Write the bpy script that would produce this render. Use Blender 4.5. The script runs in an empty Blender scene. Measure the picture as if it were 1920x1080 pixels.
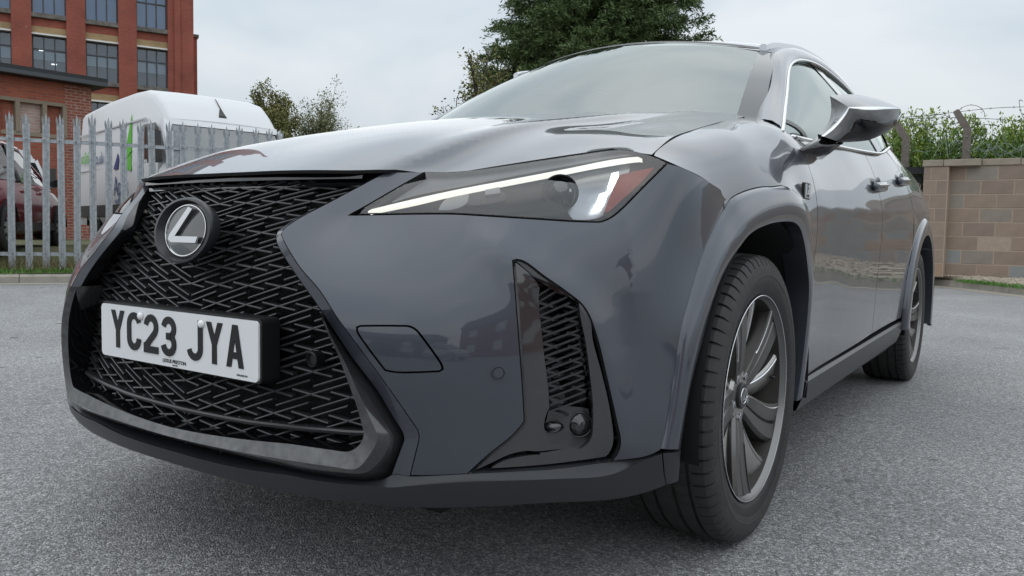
import bpy, bmesh, math, random
import numpy as np
from mathutils import Vector, Matrix
from mathutils.geometry import delaunay_2d_cdt

random.seed(7); rng = np.random.default_rng(7)
SC = bpy.context.scene
COL = SC.collection

# ------------------------------------------------------------------ camera
CAM = np.array([1.4192, -1.8396, 0.7039])
YAW, PITCH, ROLL, FPX = -0.5927, -0.0672, 0.0197, 1481.99
_f = np.array([math.sin(YAW)*math.cos(PITCH), math.cos(YAW)*math.cos(PITCH), math.sin(PITCH)])
_r0 = np.array([math.cos(YAW), -math.sin(YAW), 0.0]); _u0 = np.cross(_r0, _f)
_r = math.cos(ROLL)*_r0 + math.sin(ROLL)*_u0; _u = -math.sin(ROLL)*_r0 + math.cos(ROLL)*_u0
cam = bpy.data.cameras.new('camera'); camo = bpy.data.objects.new('camera', cam); COL.objects.link(camo)
cam.sensor_width = 36.0; cam.lens = FPX/1920*36.0; cam.clip_start = 0.05; cam.clip_end = 3000
M = Matrix.Identity(4)
for i in range(3):
    M[i][0], M[i][1], M[i][2], M[i][3] = _r[i], _u[i], -_f[i], CAM[i]
camo.matrix_world = M
SC.camera = camo

# ------------------------------------------------------------------ overcast sky and a wide, weak sun
SUN_EL, SUN_AZ = math.radians(86), math.radians(160)
world = bpy.data.worlds.new('World'); SC.world = world; world.use_nodes = True
wn = world.node_tree.nodes; wl = world.node_tree.links; wn.clear()
wo = wn.new('ShaderNodeOutputWorld'); bg = wn.new('ShaderNodeBackground')
sky = wn.new('ShaderNodeTexSky'); sky.sky_type = 'NISHITA'; sky.sun_disc = False
sky.sun_elevation = SUN_EL; sky.sun_rotation = SUN_AZ
sky.air_density = 1.0; sky.dust_density = 3.0; sky.ozone_density = 1.0
tc = wn.new('ShaderNodeTexCoord')
mp = wn.new('ShaderNodeMapping'); mp.inputs['Scale'].default_value = (1.0, 1.0, 2.6)
nz = wn.new('ShaderNodeTexNoise'); nz.inputs['Scale'].default_value = 1.9; nz.inputs['Detail'].default_value = 5.0; nz.inputs['Roughness'].default_value = 0.5; nz.inputs['Distortion'].default_value = 0.4
cr = wn.new('ShaderNodeValToRGB')
cr.color_ramp.elements[0].position = 0.36; cr.color_ramp.elements[0].color = (2.15, 2.58, 2.95, 1)
cr.color_ramp.elements[1].position = 0.66; cr.color_ramp.elements[1].color = (3.6, 3.78, 3.88, 1)
mx = wn.new('ShaderNodeMixRGB'); mx.inputs[0].default_value = 0.93
# overcast skies are brighter towards the zenith
sx = wn.new('ShaderNodeSeparateXYZ'); gr = wn.new('ShaderNodeMapRange'); gr.inputs['From Min'].default_value = 0.0; gr.inputs['From Max'].default_value = 1.0; gr.inputs['To Min'].default_value = 0.80; gr.inputs['To Max'].default_value = 1.55
ml = wn.new('ShaderNodeMixRGB'); ml.blend_type = 'MULTIPLY'; ml.inputs[0].default_value = 1.0
wl.new(tc.outputs['Generated'], sx.inputs[0]); wl.new(sx.outputs[2], gr.inputs['Value']); wl.new(cr.outputs[0], ml.inputs[1]); wl.new(gr.outputs[0], ml.inputs[2])
wl.new(tc.outputs['Generated'], mp.inputs['Vector']); wl.new(mp.outputs[0], nz.inputs['Vector'])
wl.new(nz.outputs['Fac'], cr.inputs['Fac']); wl.new(sky.outputs[0], mx.inputs[1]); wl.new(ml.outputs[0], mx.inputs[2])
wl.new(mx.outputs[0], bg.inputs['Color']); bg.inputs['Strength'].default_value = 0.1
wl.new(bg.outputs[0], wo.inputs['Surface'])
sun = bpy.data.lights.new('sun', 'SUN'); sun.energy = 0.5; sun.angle = math.radians(170); sun.color = (1.0, 0.97, 0.93)
suno = bpy.data.objects.new('sun', sun); COL.objects.link(suno)
suno.rotation_euler = (math.pi/2 - SUN_EL, 0, math.pi - SUN_AZ)
SC.view_settings.view_transform = 'Standard'; SC.view_settings.look = 'None'
SC.view_settings.exposure = 1.25; SC.view_settings.gamma = 1.0; SC.view_settings.use_curve_mapping = False
SC.cycles.use_denoising = True; SC.cycles.max_bounces = 8; SC.cycles.transparent_max_bounces = 12
SC.cycles.caustics_reflective = False; SC.cycles.caustics_refractive = False; SC.cycles.sample_clamp_indirect = 8

# ------------------------------------------------------------------ pixel rays (a pixel gives a direction only)
def ray(u, v): return _f + _r*((u-960)/FPX) + _u*((540-v)/FPX)
def at(u, v, **k):
    (ax, c), = k.items(); d = ray(u, v); i = 'xyz'.index(ax)
    return CAM + d*((c-CAM[i])/d[i])
def pj(P):
    d = np.asarray(P, float)-CAM; z = d@_f
    return 960+FPX*(d@_r)/z, 540-FPX*(d@_u)/z

# ------------------------------------------------------------------ materials
MATS = {}
def mat(name, col=(.5,.5,.5), rough=.5, metal=0., coat=0., coat_rough=.03, spec=.5, coat_ior=1.5, emit=None, es=0., alpha=1., trans=0., ior=1.45, noise=None, bump=None, rnoise=None):
    """noise=(scale, other colour, amount, detail)  bump=(scale, strength, distance)"""
    m = bpy.data.materials.new(name); m.use_nodes = True; nt = m.node_tree
    b = nt.nodes['Principled BSDF']
    b.inputs['Base Color'].default_value = (*col, 1); b.inputs['Roughness'].default_value = rough; b.inputs['Metallic'].default_value = metal
    b.inputs['Coat Weight'].default_value = coat; b.inputs['Coat Roughness'].default_value = coat_rough; b.inputs['Coat IOR'].default_value = coat_ior
    b.inputs['Specular IOR Level'].default_value = spec; b.inputs['IOR'].default_value = ior
    b.inputs['Transmission Weight'].default_value = trans
    if emit: b.inputs['Emission Color'].default_value = (*emit, 1); b.inputs['Emission Strength'].default_value = es
    tcn = None
    if noise or bump or rnoise:
        tcn = nt.nodes.new('ShaderNodeTexCoord')
    if noise:
        n = nt.nodes.new('ShaderNodeTexNoise'); n.inputs['Scale'].default_value = noise[0]; n.inputs['Detail'].default_value = noise[3] if len(noise) > 3 else 4
        nt.links.new(tcn.outputs['Object'], n.inputs['Vector'])
        r = nt.nodes.new('ShaderNodeValToRGB'); r.color_ramp.elements[0].position = .5-noise[2]/2; r.color_ramp.elements[1].position = .5+noise[2]/2
        r.color_ramp.elements[0].color = (*col, 1); r.color_ramp.elements[1].color = (*noise[1], 1)
        nt.links.new(n.outputs['Fac'], r.inputs['Fac']); nt.links.new(r.outputs[0], b.inputs['Base Color'])
    if rnoise:
        n = nt.nodes.new('ShaderNodeTexNoise'); n.inputs['Scale'].default_value = rnoise[0]; n.inputs['Detail'].default_value = 5
        nt.links.new(tcn.outputs['Object'], n.inputs['Vector'])
        q = nt.nodes.new('ShaderNodeMapRange'); q.inputs['To Min'].default_value = rnoise[1]; q.inputs['To Max'].default_value = rnoise[2]
        q.inputs['From Min'].default_value = .3; q.inputs['From Max'].default_value = .7
        nt.links.new(n.outputs['Fac'], q.inputs['Value']); nt.links.new(q.outputs[0], b.inputs['Roughness'])
    if bump:
        n = nt.nodes.new('ShaderNodeTexNoise'); n.inputs['Scale'].default_value = bump[0]; n.inputs['Detail'].default_value = 4
        nt.links.new(tcn.outputs['Object'], n.inputs['Vector'])
        q = nt.nodes.new('ShaderNodeBump'); q.inputs['Strength'].default_value = bump[1]; q.inputs['Distance'].default_value = bump[2]
        nt.links.new(n.outputs['Fac'], q.inputs['Height']); nt.links.new(q.outputs[0], b.inputs['Normal'])
    MATS[name] = m
    return m
def glassy(name, tint, ior, rough=0.0, gl=(1,1,1)):
    """thin sheet of glass: what lies behind shows through a tint, the surroundings mirror by Fresnel"""
    m = bpy.data.materials.new(name); m.use_nodes = True; nt = m.node_tree; nt.nodes.clear()
    o = nt.nodes.new('ShaderNodeOutputMaterial'); t = nt.nodes.new('ShaderNodeBsdfTransparent'); t.inputs[0].default_value = (*tint, 1)
    g = nt.nodes.new('ShaderNodeBsdfGlossy'); g.inputs['Roughness'].default_value = rough; g.inputs['Color'].default_value = (*gl, 1)
    f = nt.nodes.new('ShaderNodeFresnel'); f.inputs['IOR'].default_value = ior
    x = nt.nodes.new('ShaderNodeMixShader')
    nt.links.new(f.outputs[0], x.inputs[0]); nt.links.new(t.outputs[0], x.inputs[1]); nt.links.new(g.outputs[0], x.inputs[2]); nt.links.new(x.outputs[0], o.inputs['Surface'])
    MATS[name] = m; return m

# ------------------------------------------------------------------ objects
def tag(o, label=None, cat=None, group=None, kind=None):
    if label: o['label'] = label
    if cat: o['category'] = cat
    if group: o['group'] = group
    if kind: o['kind'] = kind
    return o
def empty(name, loc=(0,0,0), rz=0, label=None, cat=None, group=None):
    o = bpy.data.objects.new(name, None); COL.objects.link(o); o.location = loc; o.rotation_euler = (0, 0, rz); o.empty_display_size = .1
    return tag(o, label, cat, group)
def link(name, me, m=None, parent=None):
    o = bpy.data.objects.new(name, me); COL.objects.link(o)
    if m is not None and not me.materials: me.materials.append(MATS[m] if isinstance(m, str) else m)
    if parent is not None: o.parent = parent
    return o
def mesh(name, V, F, smooth=True, normals=None, auto=None):
    me = bpy.data.meshes.new(name); me.from_pydata([tuple(map(float, v)) for v in V], [], [tuple(int(i) for i in f) for f in F]); me.update()
    if smooth: me.polygons.foreach_set('use_smooth', [True]*len(me.polygons))
    if normals is not None: me.normals_split_custom_set_from_vertices([tuple(map(float, n)) for n in normals])
    elif auto: me.set_sharp_from_angle(angle=math.radians(auto))
    return me
class MB:
    """collects simple solids into one mesh"""
    def __init__(s): s.V = []; s.F = []
    def add(s, V, F):
        k = len(s.V); s.V += [tuple(map(float, v)) for v in V]; s.F += [tuple(i+k for i in f) for f in F]; return s
    def box(s, c, d, R=None):
        hx, hy, hz = d[0]/2, d[1]/2, d[2]/2
        V = np.array([(x,y,z) for x in(-hx,hx) for y in(-hy,hy) for z in(-hz,hz)])
        if R is not None: V = V@np.array(R).T
        return s.add(V+np.array(c), [(0,1,3,2),(4,6,7,5),(0,4,5,1),(2,3,7,6),(0,2,6,4),(1,5,7,3)])
    def tube(s, P, r, n=8, cap=True, up=None):
        P = np.array(P, float); k = len(P); r = np.full(k, r) if np.isscalar(r) else np.array(r)
        T = np.gradient(P, axis=0); T /= np.linalg.norm(T, axis=1)[:,None]+1e-12
        a = np.array([0,0,1.]) if abs(T[0][2]) < .9 else np.array([1.,0,0])
        V = []
        nrm = np.cross(T[0], a); nrm /= np.linalg.norm(nrm)
        for i in range(k):
            nrm = nrm-T[i]*(nrm@T[i]); nrm /= np.linalg.norm(nrm)+1e-12; b = np.cross(T[i], nrm)
            for j in range(n):
                t = 2*math.pi*j/n; V.append(P[i]+r[i]*(math.cos(t)*nrm+math.sin(t)*b))
        F = [(i*n+j, i*n+(j+1)%n, (i+1)*n+(j+1)%n, (i+1)*n+j) for i in range(k-1) for j in range(n)]
        if cap: F += [tuple(range(n))[::-1], tuple((k-1)*n+j for j in range(n))]
        return s.add(V, F)
    def loft(s, rows, closed=False, caps=False):
        rows = [np.array(r, float) for r in rows]; m = len(rows[0]); V = np.concatenate(rows)
        F = []
        for i in range(len(rows)-1):
            for j in range(m if closed else m-1):
                F.append((i*m+j, i*m+(j+1)%m, (i+1)*m+(j+1)%m, (i+1)*m+j))
        if caps: F += [tuple(range(m))[::-1], tuple((len(rows)-1)*m+j for j in range(m))]
        return s.add(V, F)
    def prism(s, P, vec):
        """polygon (3D points) pushed along a vector"""
        P = np.array(P, float); n = len(P); Q = P+np.array(vec)
        return s.add(np.concatenate([P, Q]), [tuple(range(n))[::-1], tuple(range(n, 2*n))]+[(i, (i+1)%n, n+(i+1)%n, n+i) for i in range(n)])
    def lathe(s, prof, n=48, axis='x', c=(0,0,0), closed=False):
        V = []
        for i in range(n):
            t = 2*math.pi*i/n
            for (h, r) in prof:
                p = {'x': (h, r*math.cos(t), r*math.sin(t)), 'y': (r*math.cos(t), h, r*math.sin(t)), 'z': (r*math.cos(t), r*math.sin(t), h)}[axis]
                V.append(np.array(p)+np.array(c))
        m = len(prof)
        F = [(i*m+j, i*m+(j+1)%m, ((i+1)%n)*m+(j+1)%m, ((i+1)%n)*m+j) for i in range(n) for j in range(m if closed else m-1)]
        return s.add(V, F)
    def mirror(s):
        k = len(s.V); V = [(-x, y, z) for x, y, z in s.V]; F = [tuple(i+k for i in f[::-1]) for f in s.F]
        s.V = s.V+V; s.F = s.F+F; return s
    def build(s, name, m, parent=None, smooth=False, auto=None, recalc=True):
        me = mesh(name, s.V, s.F, smooth or bool(auto))
        if recalc:
            bm = bmesh.new(); bm.from_mesh(me); bmesh.ops.recalc_face_normals(bm, faces=bm.faces); bm.to_mesh(me); bm.free()
        if auto: me.set_sharp_from_angle(angle=math.radians(auto))
        return link(name, me, m, parent)
def rotm(ax, t):
    return np.array(Matrix.Rotation(t, 3, ax))
def spline(P, n):
    """centripetal-like smooth curve through points, n samples by arc length"""
    P = np.array(P, float)
    if len(P) == 2: return P[0]+(P[1]-P[0])*np.linspace(0, 1, n)[:,None]
    t = np.concatenate([[0], np.cumsum(np.sqrt(np.linalg.norm(np.diff(P, axis=0), axis=1))+1e-9)])
    D = np.zeros_like(P)
    h = np.diff(t)[:,None]; d = np.diff(P, axis=0)/h
    D[1:-1] = (h[1:]*d[:-1]+h[:-1]*d[1:])/(h[1:]+h[:-1]); D[0] = 2*d[0]-D[1] if len(P) > 2 else d[0]; D[-1] = 2*d[-1]-D[-2]
    s = np.linspace(0, t[-1], max(n*6, 60)); k = np.clip(np.searchsorted(t, s, 'right')-1, 0, len(P)-2)
    x = ((s-t[k])/(t[k+1]-t[k]))[:,None]; hh = (t[k+1]-t[k])[:,None]
    Q = (2*x**3-3*x**2+1)*P[k]+(x**3-2*x**2+x)*hh*D[k]+(-2*x**3+3*x**2)*P[k+1]+(x**3-x**2)*hh*D[k+1]
    L = np.concatenate([[0], np.cumsum(np.linalg.norm(np.diff(Q, axis=0), axis=1))])
    g = np.linspace(0, L[-1], n)
    return np.stack([np.interp(g, L, Q[:,i]) for i in range(P.shape[1])], 1)
def path(*segs, step=7.0):
    """closed outline from smooth segments (corners where segments meet); last point of a segment is the next one's first"""
    out = []
    for s in segs:
        s = np.array(s, float); L = np.linalg.norm(np.diff(s, axis=0), axis=1).sum()
        out.append(spline(s, max(2, int(L/step)+1))[:-1])
    return np.concatenate(out)

# ------------------------------------------------------------------ smooth charts: a body surface as a radius field fitted through control points
class Chart:
    def __init__(s, kind, ctrl, lam=2e-4, wa=1., wb=1., feats=(), sym=True):
        s.kind, s.wa, s.wb, s.feats = kind, wa, wb, list(feats)
        P = np.array(ctrl, float)
        if sym:
            Q = P[np.abs(P[:,0]) > 1e-6].copy(); Q[:,0] *= -1; P = np.concatenate([P, Q])
        a, b, r = s.split(P); s.X = np.stack([a*wa, b*wb], 1); n = len(r)
        K = s.k(np.linalg.norm(s.X[:,None]-s.X[None], axis=2))+lam*np.eye(n)
        Q = np.concatenate([np.ones((n,1)), s.X], 1)
        A = np.block([[K, Q], [Q.T, np.zeros((3,3))]]); s.w = np.linalg.solve(A, np.concatenate([r, np.zeros(3)]))
    @staticmethod
    def k(d): return d*d*d
    def split(s, P):
        P = np.asarray(P, float); x, y, z = P[...,0], P[...,1], P[...,2]
        if s.kind == 'front': return np.arctan2(x, .30-y), z, np.hypot(x, .30-y)
        if s.kind == 'side': return np.arctan2(z-.6, x-.45), y, np.hypot(z-.6, x-.45)
        if s.kind == 'top': return x, y, z
        if s.kind == 'face': return x, z, -y
    def join(s, a, b, r):
        if s.kind == 'front': return np.stack([r*np.sin(a), .30-r*np.cos(a), b], -1)
        if s.kind == 'side': return np.stack([.45+r*np.cos(a), b, .6+r*np.sin(a)], -1)
        if s.kind == 'top': return np.stack([a, b, r], -1)
        if s.kind == 'face': return np.stack([a, -r, b], -1)
    def R(s, a, b):
        a = np.asarray(a, float); b = np.asarray(b, float); sh = a.shape
        X = np.stack([a.ravel()*s.wa, b.ravel()*s.wb], 1); out = np.empty(len(X))
        for i in range(0, len(X), 4000):
            x = X[i:i+4000]; d = np.linalg.norm(x[:,None]-s.X[None], axis=2)
            out[i:i+4000] = s.k(d)@s.w[:-3]+s.w[-3]+x@s.w[-2:]
        out = out.reshape(sh)
        for f in s.feats: out = out+f(a, b)
        return out
    def P(s, ab, off=0.):
        ab = np.asarray(ab, float); return s.join(ab[...,0], ab[...,1], s.R(ab[...,0], ab[...,1])+off)
    def N(s, ab):
        ab = np.asarray(ab, float); e = 1.5e-3
        da = s.P(ab+np.array([e/s.ma(),0]))-s.P(ab-np.array([e/s.ma(),0])); db = s.P(ab+np.array([0,e]))-s.P(ab-np.array([0,e]))
        n = np.cross(da, db); n /= np.linalg.norm(n, axis=-1)[...,None]+1e-12
        p = s.P(ab); q = s.P(ab, .01)-p
        sg = np.sign((n*q).sum(-1)); return n*np.where(sg == 0, 1, sg)[...,None]
    def ma(s): return {'front': 1.1, 'side': .45, 'top': 1., 'face': 1.}[s.kind]
    def cast(s, px, off=0., t0=.9, t1=3.2):
        px = np.atleast_2d(np.array(px, float)); D = np.array([ray(u, v) for u, v in px]); n = len(D)
        T = np.linspace(t0, t1, 170)
        def g(t):
            a, b, r = s.split(CAM+D*t[:,None]); return r-(s.R(a, b)+off)
        G = np.stack([g(np.full(n, t)) for t in T], 1)
        neg = G <= 0; idx = np.where(neg.any(1), neg.argmax(1), np.abs(G).argmin(1)); idx = np.clip(idx, 1, len(T)-1)
        lo, hi = T[idx-1], T[idx]
        for _ in range(36):
            m = (lo+hi)/2; inside = g(m) <= 0; hi = np.where(inside, m, hi); lo = np.where(inside, lo, m)
        a, b, r = s.split(CAM+D*hi[:,None]); return np.stack([a, b], -1)
    def cast3(s, px, off=0.):
        return s.P(s.cast(px, off), off)
def inpoly(pts, poly):
    x, y = pts[:,0], pts[:,1]; c = np.zeros(len(pts), bool); n = len(poly); j = n-1
    for i in range(n):
        xi, yi = poly[i]; xj, yj = poly[j]
        c ^= ((yi > y) != (yj > y)) & (x < (xj-xi)*(y-yi)/(yj-yi+1e-30)+xi); j = i
    return c
def shrink(poly, d):
    A = .5*np.sum(poly[:,0]*np.roll(poly[:,1], -1)-np.roll(poly[:,0], -1)*poly[:,1]); sg = 1 if A > 0 else -1
    e = np.roll(poly, -1, 0)-poly; e /= np.linalg.norm(e, axis=1)[:,None]+1e-12
    n = sg*np.stack([-e[:,1], e[:,0]], 1); m = n+np.roll(n, 1, 0); L = np.linalg.norm(m, axis=1)[:,None]
    m = m/np.maximum(L, .3); c = np.maximum((m*n).sum(1), .5)[:,None]
    return poly+m*d/c
def dens(poly, h):
    out = []
    for i in range(len(poly)):
        a, b = poly[i], poly[(i+1)%len(poly)]; k = max(1, int(np.linalg.norm(b-a)/h)); out.append(a+(b-a)*np.linspace(0, 1, k, endpoint=False)[:,None])
    return np.concatenate(out)
def panel(name, ch, outline, m, parent, h=.013, gap=.0022, flange=.014, holes=(), mirror='obj', off=0., label=None):
    """sheet-metal panel: a region of a chart with folded edges; outline and holes in chart coordinates"""
    S = np.array([ch.ma(), 1.0]); keep = lambda p: p[np.linalg.norm(np.roll(p, 1, 0)-p, axis=1) > 1e-5]
    po = dens(shrink(keep(np.array(outline)*S), gap), h); hs = [dens(shrink(keep(np.array(q)*S), -gap), h) for q in holes]
    lo, hi = po.min(0), po.max(0)
    gx, gy = np.meshgrid(np.arange(lo[0], hi[0], h), np.arange(lo[1], hi[1], h*.866)); gx[1::2] += h/2
    G = np.stack([gx.ravel(), gy.ravel()], 1); ok = inpoly(G, po)
    for q in hs: ok &= ~inpoly(G, q)
    B = np.concatenate([po]+hs); G = G[ok]
    if len(G):
        dmin = np.full(len(G), 9.)
        for i in range(0, len(B), 200): dmin = np.minimum(dmin, np.linalg.norm(G[:,None]-B[None,i:i+200], axis=2).min(1))
        G = G[dmin > h*.55]
    V2 = np.concatenate([B, G]); E = []; k = 0
    for q in [po]+hs:
        E += [(k+i, k+(i+1)%len(q)) for i in range(len(q))]; k += len(q)
    vo, eo, fo, ov, oe, of = delaunay_2d_cdt([Vector(v) for v in V2], E, [], 0, 1e-7)
    V2 = np.array([tuple(v) for v in vo]); T = np.array(fo); cen = V2[T].mean(1); ok = inpoly(cen, po)
    for q in hs: ok &= ~inpoly(cen, q)
    T = T[ok]; ab = V2/S; Pt = ch.P(ab, off); Nn = ch.N(ab)
    fn = np.cross(Pt[T[:,1]]-Pt[T[:,0]], Pt[T[:,2]]-Pt[T[:,0]]); fl = (fn*Nn[T[:,0]]).sum(1) < 0; T[fl] = T[fl][:,::-1]
    V = [Pt]; NN = [Nn]; F = [tuple(t) for t in T]; base = len(Pt)
    if flange:
        cnt = {}
        for t in F:
            for i in range(3):
                e = (t[i], t[(i+1)%3]); cnt[e] = 1
        bd = [e for e in cnt if (e[1], e[0]) not in cnt]
        ids = sorted({i for e in bd for i in e}); mp_ = {}
        for i in ids: mp_[i] = base+2*len(mp_)
        Vf = []; Nf = []
        # edge direction inside the sheet gives the flange normal
        tang = {}
        for a, b in bd:
            d = Pt[b]-Pt[a]
            for i in (a, b): tang[i] = tang.get(i, 0)+d
        for i in ids:
            o = np.cross(tang[i], Nn[i]); o /= np.linalg.norm(o)+1e-12
            Vf += [Pt[i], Pt[i]-Nn[i]*flange-o*flange*.12]; Nf += [o, o]
        V.append(np.array(Vf)); NN.append(np.array(Nf))
        for a, b in bd: F.append((mp_[b], mp_[a], mp_[a]+1, mp_[b]+1))
    V = np.concatenate(V); NN = np.concatenate(NN); nsheet = len(T); nface = len(F)
    res = []
    if mirror == 'join':
        k = len(V); F = F+[tuple(i+k for i in f[::-1]) for f in F]; V = np.concatenate([V, V*[-1,1,1]]); NN = np.concatenate([NN, NN*[-1,1,1]])
    res.append(link(name, mesh(name, V, F, True, NN), m, parent))
    if mirror == 'obj':
        res.append(link(name, mesh(name, V*[-1,1,1], [f[::-1] for f in F], True, NN*[-1,1,1]), m, parent))
    if flange and m == 'paint':            # folded edges painted near-black, putting shut-line shade into the colour
        for o in res:
            o.data.materials.append(MATS['seam_shade']); idx = np.zeros(len(o.data.polygons), np.int32)
            for k0 in range(0, len(idx), nface): idx[k0+nsheet:k0+nface] = 1
            o.data.polygons.foreach_set('material_index', idx)
    if label:
        for o in res: o['label'] = label
    return res
def loft(name, rows, m, parent, mirror='obj', smooth=True, auto=None, closed=False, caps=False):
    """rows of equally many 3D points; rows are joined"""
    mb = MB(); mb.loft(rows, closed, caps)
    if mirror == 'join': mb.mirror()
    o = [mb.build(name, m, parent, smooth, auto)]
    if mirror == 'obj':
        mb.V = [(-x, y, z) for x, y, z in mb.V]; mb.F = [f[::-1] for f in mb.F]; o.append(mb.build(name, m, parent, smooth, auto))
    return o
def both(mb, name, m, parent, **k):
    o = [mb.build(name, m, parent, **k)]; mb.V = [(-x, y, z) for x, y, z in mb.V]; mb.F = [f[::-1] for f in mb.F]
    o.append(mb.build(name, m, parent, **k)); return o
# ================================================================== CAR
mat('paint', (.056,.063,.080), .36, metal=.40, coat=1., coat_rough=.012, coat_ior=1.5, spec=.5, rnoise=(3.,.33,.40))
mat('seam_shade', (.012,.012,.013), .8)
mat('gloss_black', (.006,.006,.007), .08, coat=.6)
mat('gloss_grey', (.032,.032,.034), .2, coat=1., coat_rough=.04, coat_ior=1.6)
mat('satin_black', (.012,.012,.013), .38)
mat('grille_black', (.030,.030,.032), .30, spec=.7)
mat('matt_black', (.006,.006,.006), .8)
mat('plastic_grey', (.026,.028,.032), .34, bump=(900,.1,.0005))
mat('worn_silver', (.11,.11,.115), .34, metal=.8, noise=(60,(.20,.20,.20),.5,10), rnoise=(40,.28,.5))
mat('chrome', (.72,.73,.74), .12, metal=1.)
mat('satin_chrome', (.55,.56,.58), .3, metal=1.)
mat('rubber', (.026,.026,.026), .65, noise=(30,(.045,.044,.042),.6,6), bump=(160,.25,.002))
mat('tread_rubber', (.016,.016,.016), .7, noise=(60,(.032,.031,.03),.5,6), bump=(240,.3,.002))
mat('alloy', (.42,.405,.39), .28, metal=.9, rnoise=(30,.26,.4))
mat('alloy_dark', (.15,.145,.14), .30, metal=.85)
mat('alloy_bright', (.80,.80,.81), .22, metal=.95)
mat('alloy_barrel', (.030,.028,.026), .55, metal=.4, noise=(20,(.055,.048,.042),.6))
mat('plate_white', (.80,.81,.82), .35, coat=.3)
mat('plate_ink', (.006,.006,.007), .4)
mat('plate_screw', (.85,.85,.85), .3)
mat('amber', (.50,.055,.015), .35)
mat('lamp_dark', (.008,.008,.010), .45, spec=.25)
mat('lamp_grey', (.045,.045,.05), .4, spec=.3)
mat('reflector', (.75,.76,.78), .12, metal=1.)
mat('drl', (.35,.35,.33), .3, emit=(1.,.99,.88), es=.42)
mat('lamp_silver', (.62,.63,.65), .35)
mat('rim_dark', (.22,.215,.21), .35, metal=.8)
mat('badge_silver', (.55,.56,.58), .3)
mat('led', (.9,.95,.95), .3, emit=(.92,1.,1.), es=1.6)
mat('seat_cloth', (.03,.03,.035), .9)
mat('headliner', (.45,.45,.43), .9)
mat('dashboard', (.02,.02,.022), .6)
glassy('windscreen_glass', (.46,.54,.52), 3.3, gl=(.93,.99,.98))
glassy('side_glass', (.6,.70,.66), 3.0, gl=(.93,1,.98))
glassy('clear_lens', (.92,.93,.94), 1.75)
glassy('projector_glass', (.75,.78,.8), 1.8)

car = empty('car', (0,0,0), 0, 'dark grey metallic crossover with black mesh grille and lit headlights parked on the asphalt', 'car')

# ---- front face chart (bumper skin)
def A(u, v, **k): return at(u, v, **k)
F_ctrl = [A(520,440,y=-.895), A(720,324,y=-.745), A(620,382,y=-.825), A(655,402,y=-.805), A(780,402,y=-.770), A(900,405,y=-.715), A(1010,412,y=-.655), A(1130,415,x=.757),
  A(1252,306,x=.828), A(1366,375,x=.868), A(1308,504,x=.864), A(1278,615,x=.862), A(1263,709,x=.858), A(1240,841,x=.852),
  A(784,826,y=-.845), A(662,638,y=-.900), A(560,500,y=-.905), A(700,500,y=-.850), A(900,500,y=-.755), A(960,490,y=-.715),
  A(1180,450,x=.797), A(1180,600,x=.806), A(768,891,y=-.850), A(880,886,y=-.79), A(1100,868,x=.765), A(980,760,y=-.725), A(1080,620,y=-.640),
  (0,-.80,.815), (0,-.895,.70), (0,-.935,.5), (0,-.945,.32), (0,-.925,.22), (.3,-.91,.22), (.55,-.84,.22), (.70,-.72,.22), (.80,-.56,.22),
  (.3,-.93,.32), (.25,-.93,.5), (.885,-.15,.78), (.885,-.15,.55), (.875,-.15,.35), (.70,-.50,.86), (.62,-.62,.82)]
FC = Chart('front', F_ctrl, lam=1e-4)

def dist_poly(a, b, poly, sa, sb):
    """distance (m) to an open polyline in chart coordinates and signed side"""
    P = np.stack([np.ravel(a)*sa, np.ravel(b)*sb], 1); best = np.full(len(P), 9.); side = np.zeros(len(P)); par = np.zeros(len(P)); n = len(poly)-1
    for i in range(n):
        p, q = np.array(poly[i])*[sa,sb], np.array(poly[i+1])*[sa,sb]; e = q-p; L2 = e@e
        t = np.clip(((P-p)@e)/L2, 0, 1); d = P-(p+t[:,None]*e); dd = np.linalg.norm(d, axis=1); m = dd < best
        best = np.where(m, dd, best); side = np.where(m, np.sign(e[0]*d[:,1]-e[1]*d[:,0]), side); par = np.where(m, (i+t)/n, par)
    sh = np.shape(a); return best.reshape(sh), side.reshape(sh), par.reshape(sh)

# blade-shaped fold that rises over the side duct: surface steps in below the line
_bl = FC.cast([(872,440),(905,452),(942,468),(985,495),(1040,534),(1085,572),(1110,610),(1130,680),(1147,760),(1156,830)])
def fold(a, b):
    d, s, t = dist_poly(np.abs(a), b, _bl, 1.1, 1.0)
    up = np.exp(-(d/.035)**2)*.010*np.clip(t*5, 0, 1)
    return up
FC.feats.append(fold)
# vertical corner edge of the bumper
_ce = FC.cast([(1166,398),(1178,440),(1186,500),(1187,570),(1183,650)])
def corner(a, b):
    d, s, t = dist_poly(np.abs(a), b, _ce, 1.1, 1.0)
    return .0045*np.exp(-d/.028)*np.clip((1-t)*3, 0, 1)
FC.feats.append(corner)
# shelf under the headlamp
_sh = FC.cast([(600,422),(655,408),(780,407),(900,409),(1010,416),(1120,420),(1160,412)])
def shelf(a, b):
    d, s, t = dist_poly(np.abs(a), b, _sh, 1.1, 1.0)
    return np.exp(-((d-.008)/.011)**2)*.0045*np.clip(t*6, 0, 1)*np.clip((1-t)*6, 0, 1)*(s < 0)


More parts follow.
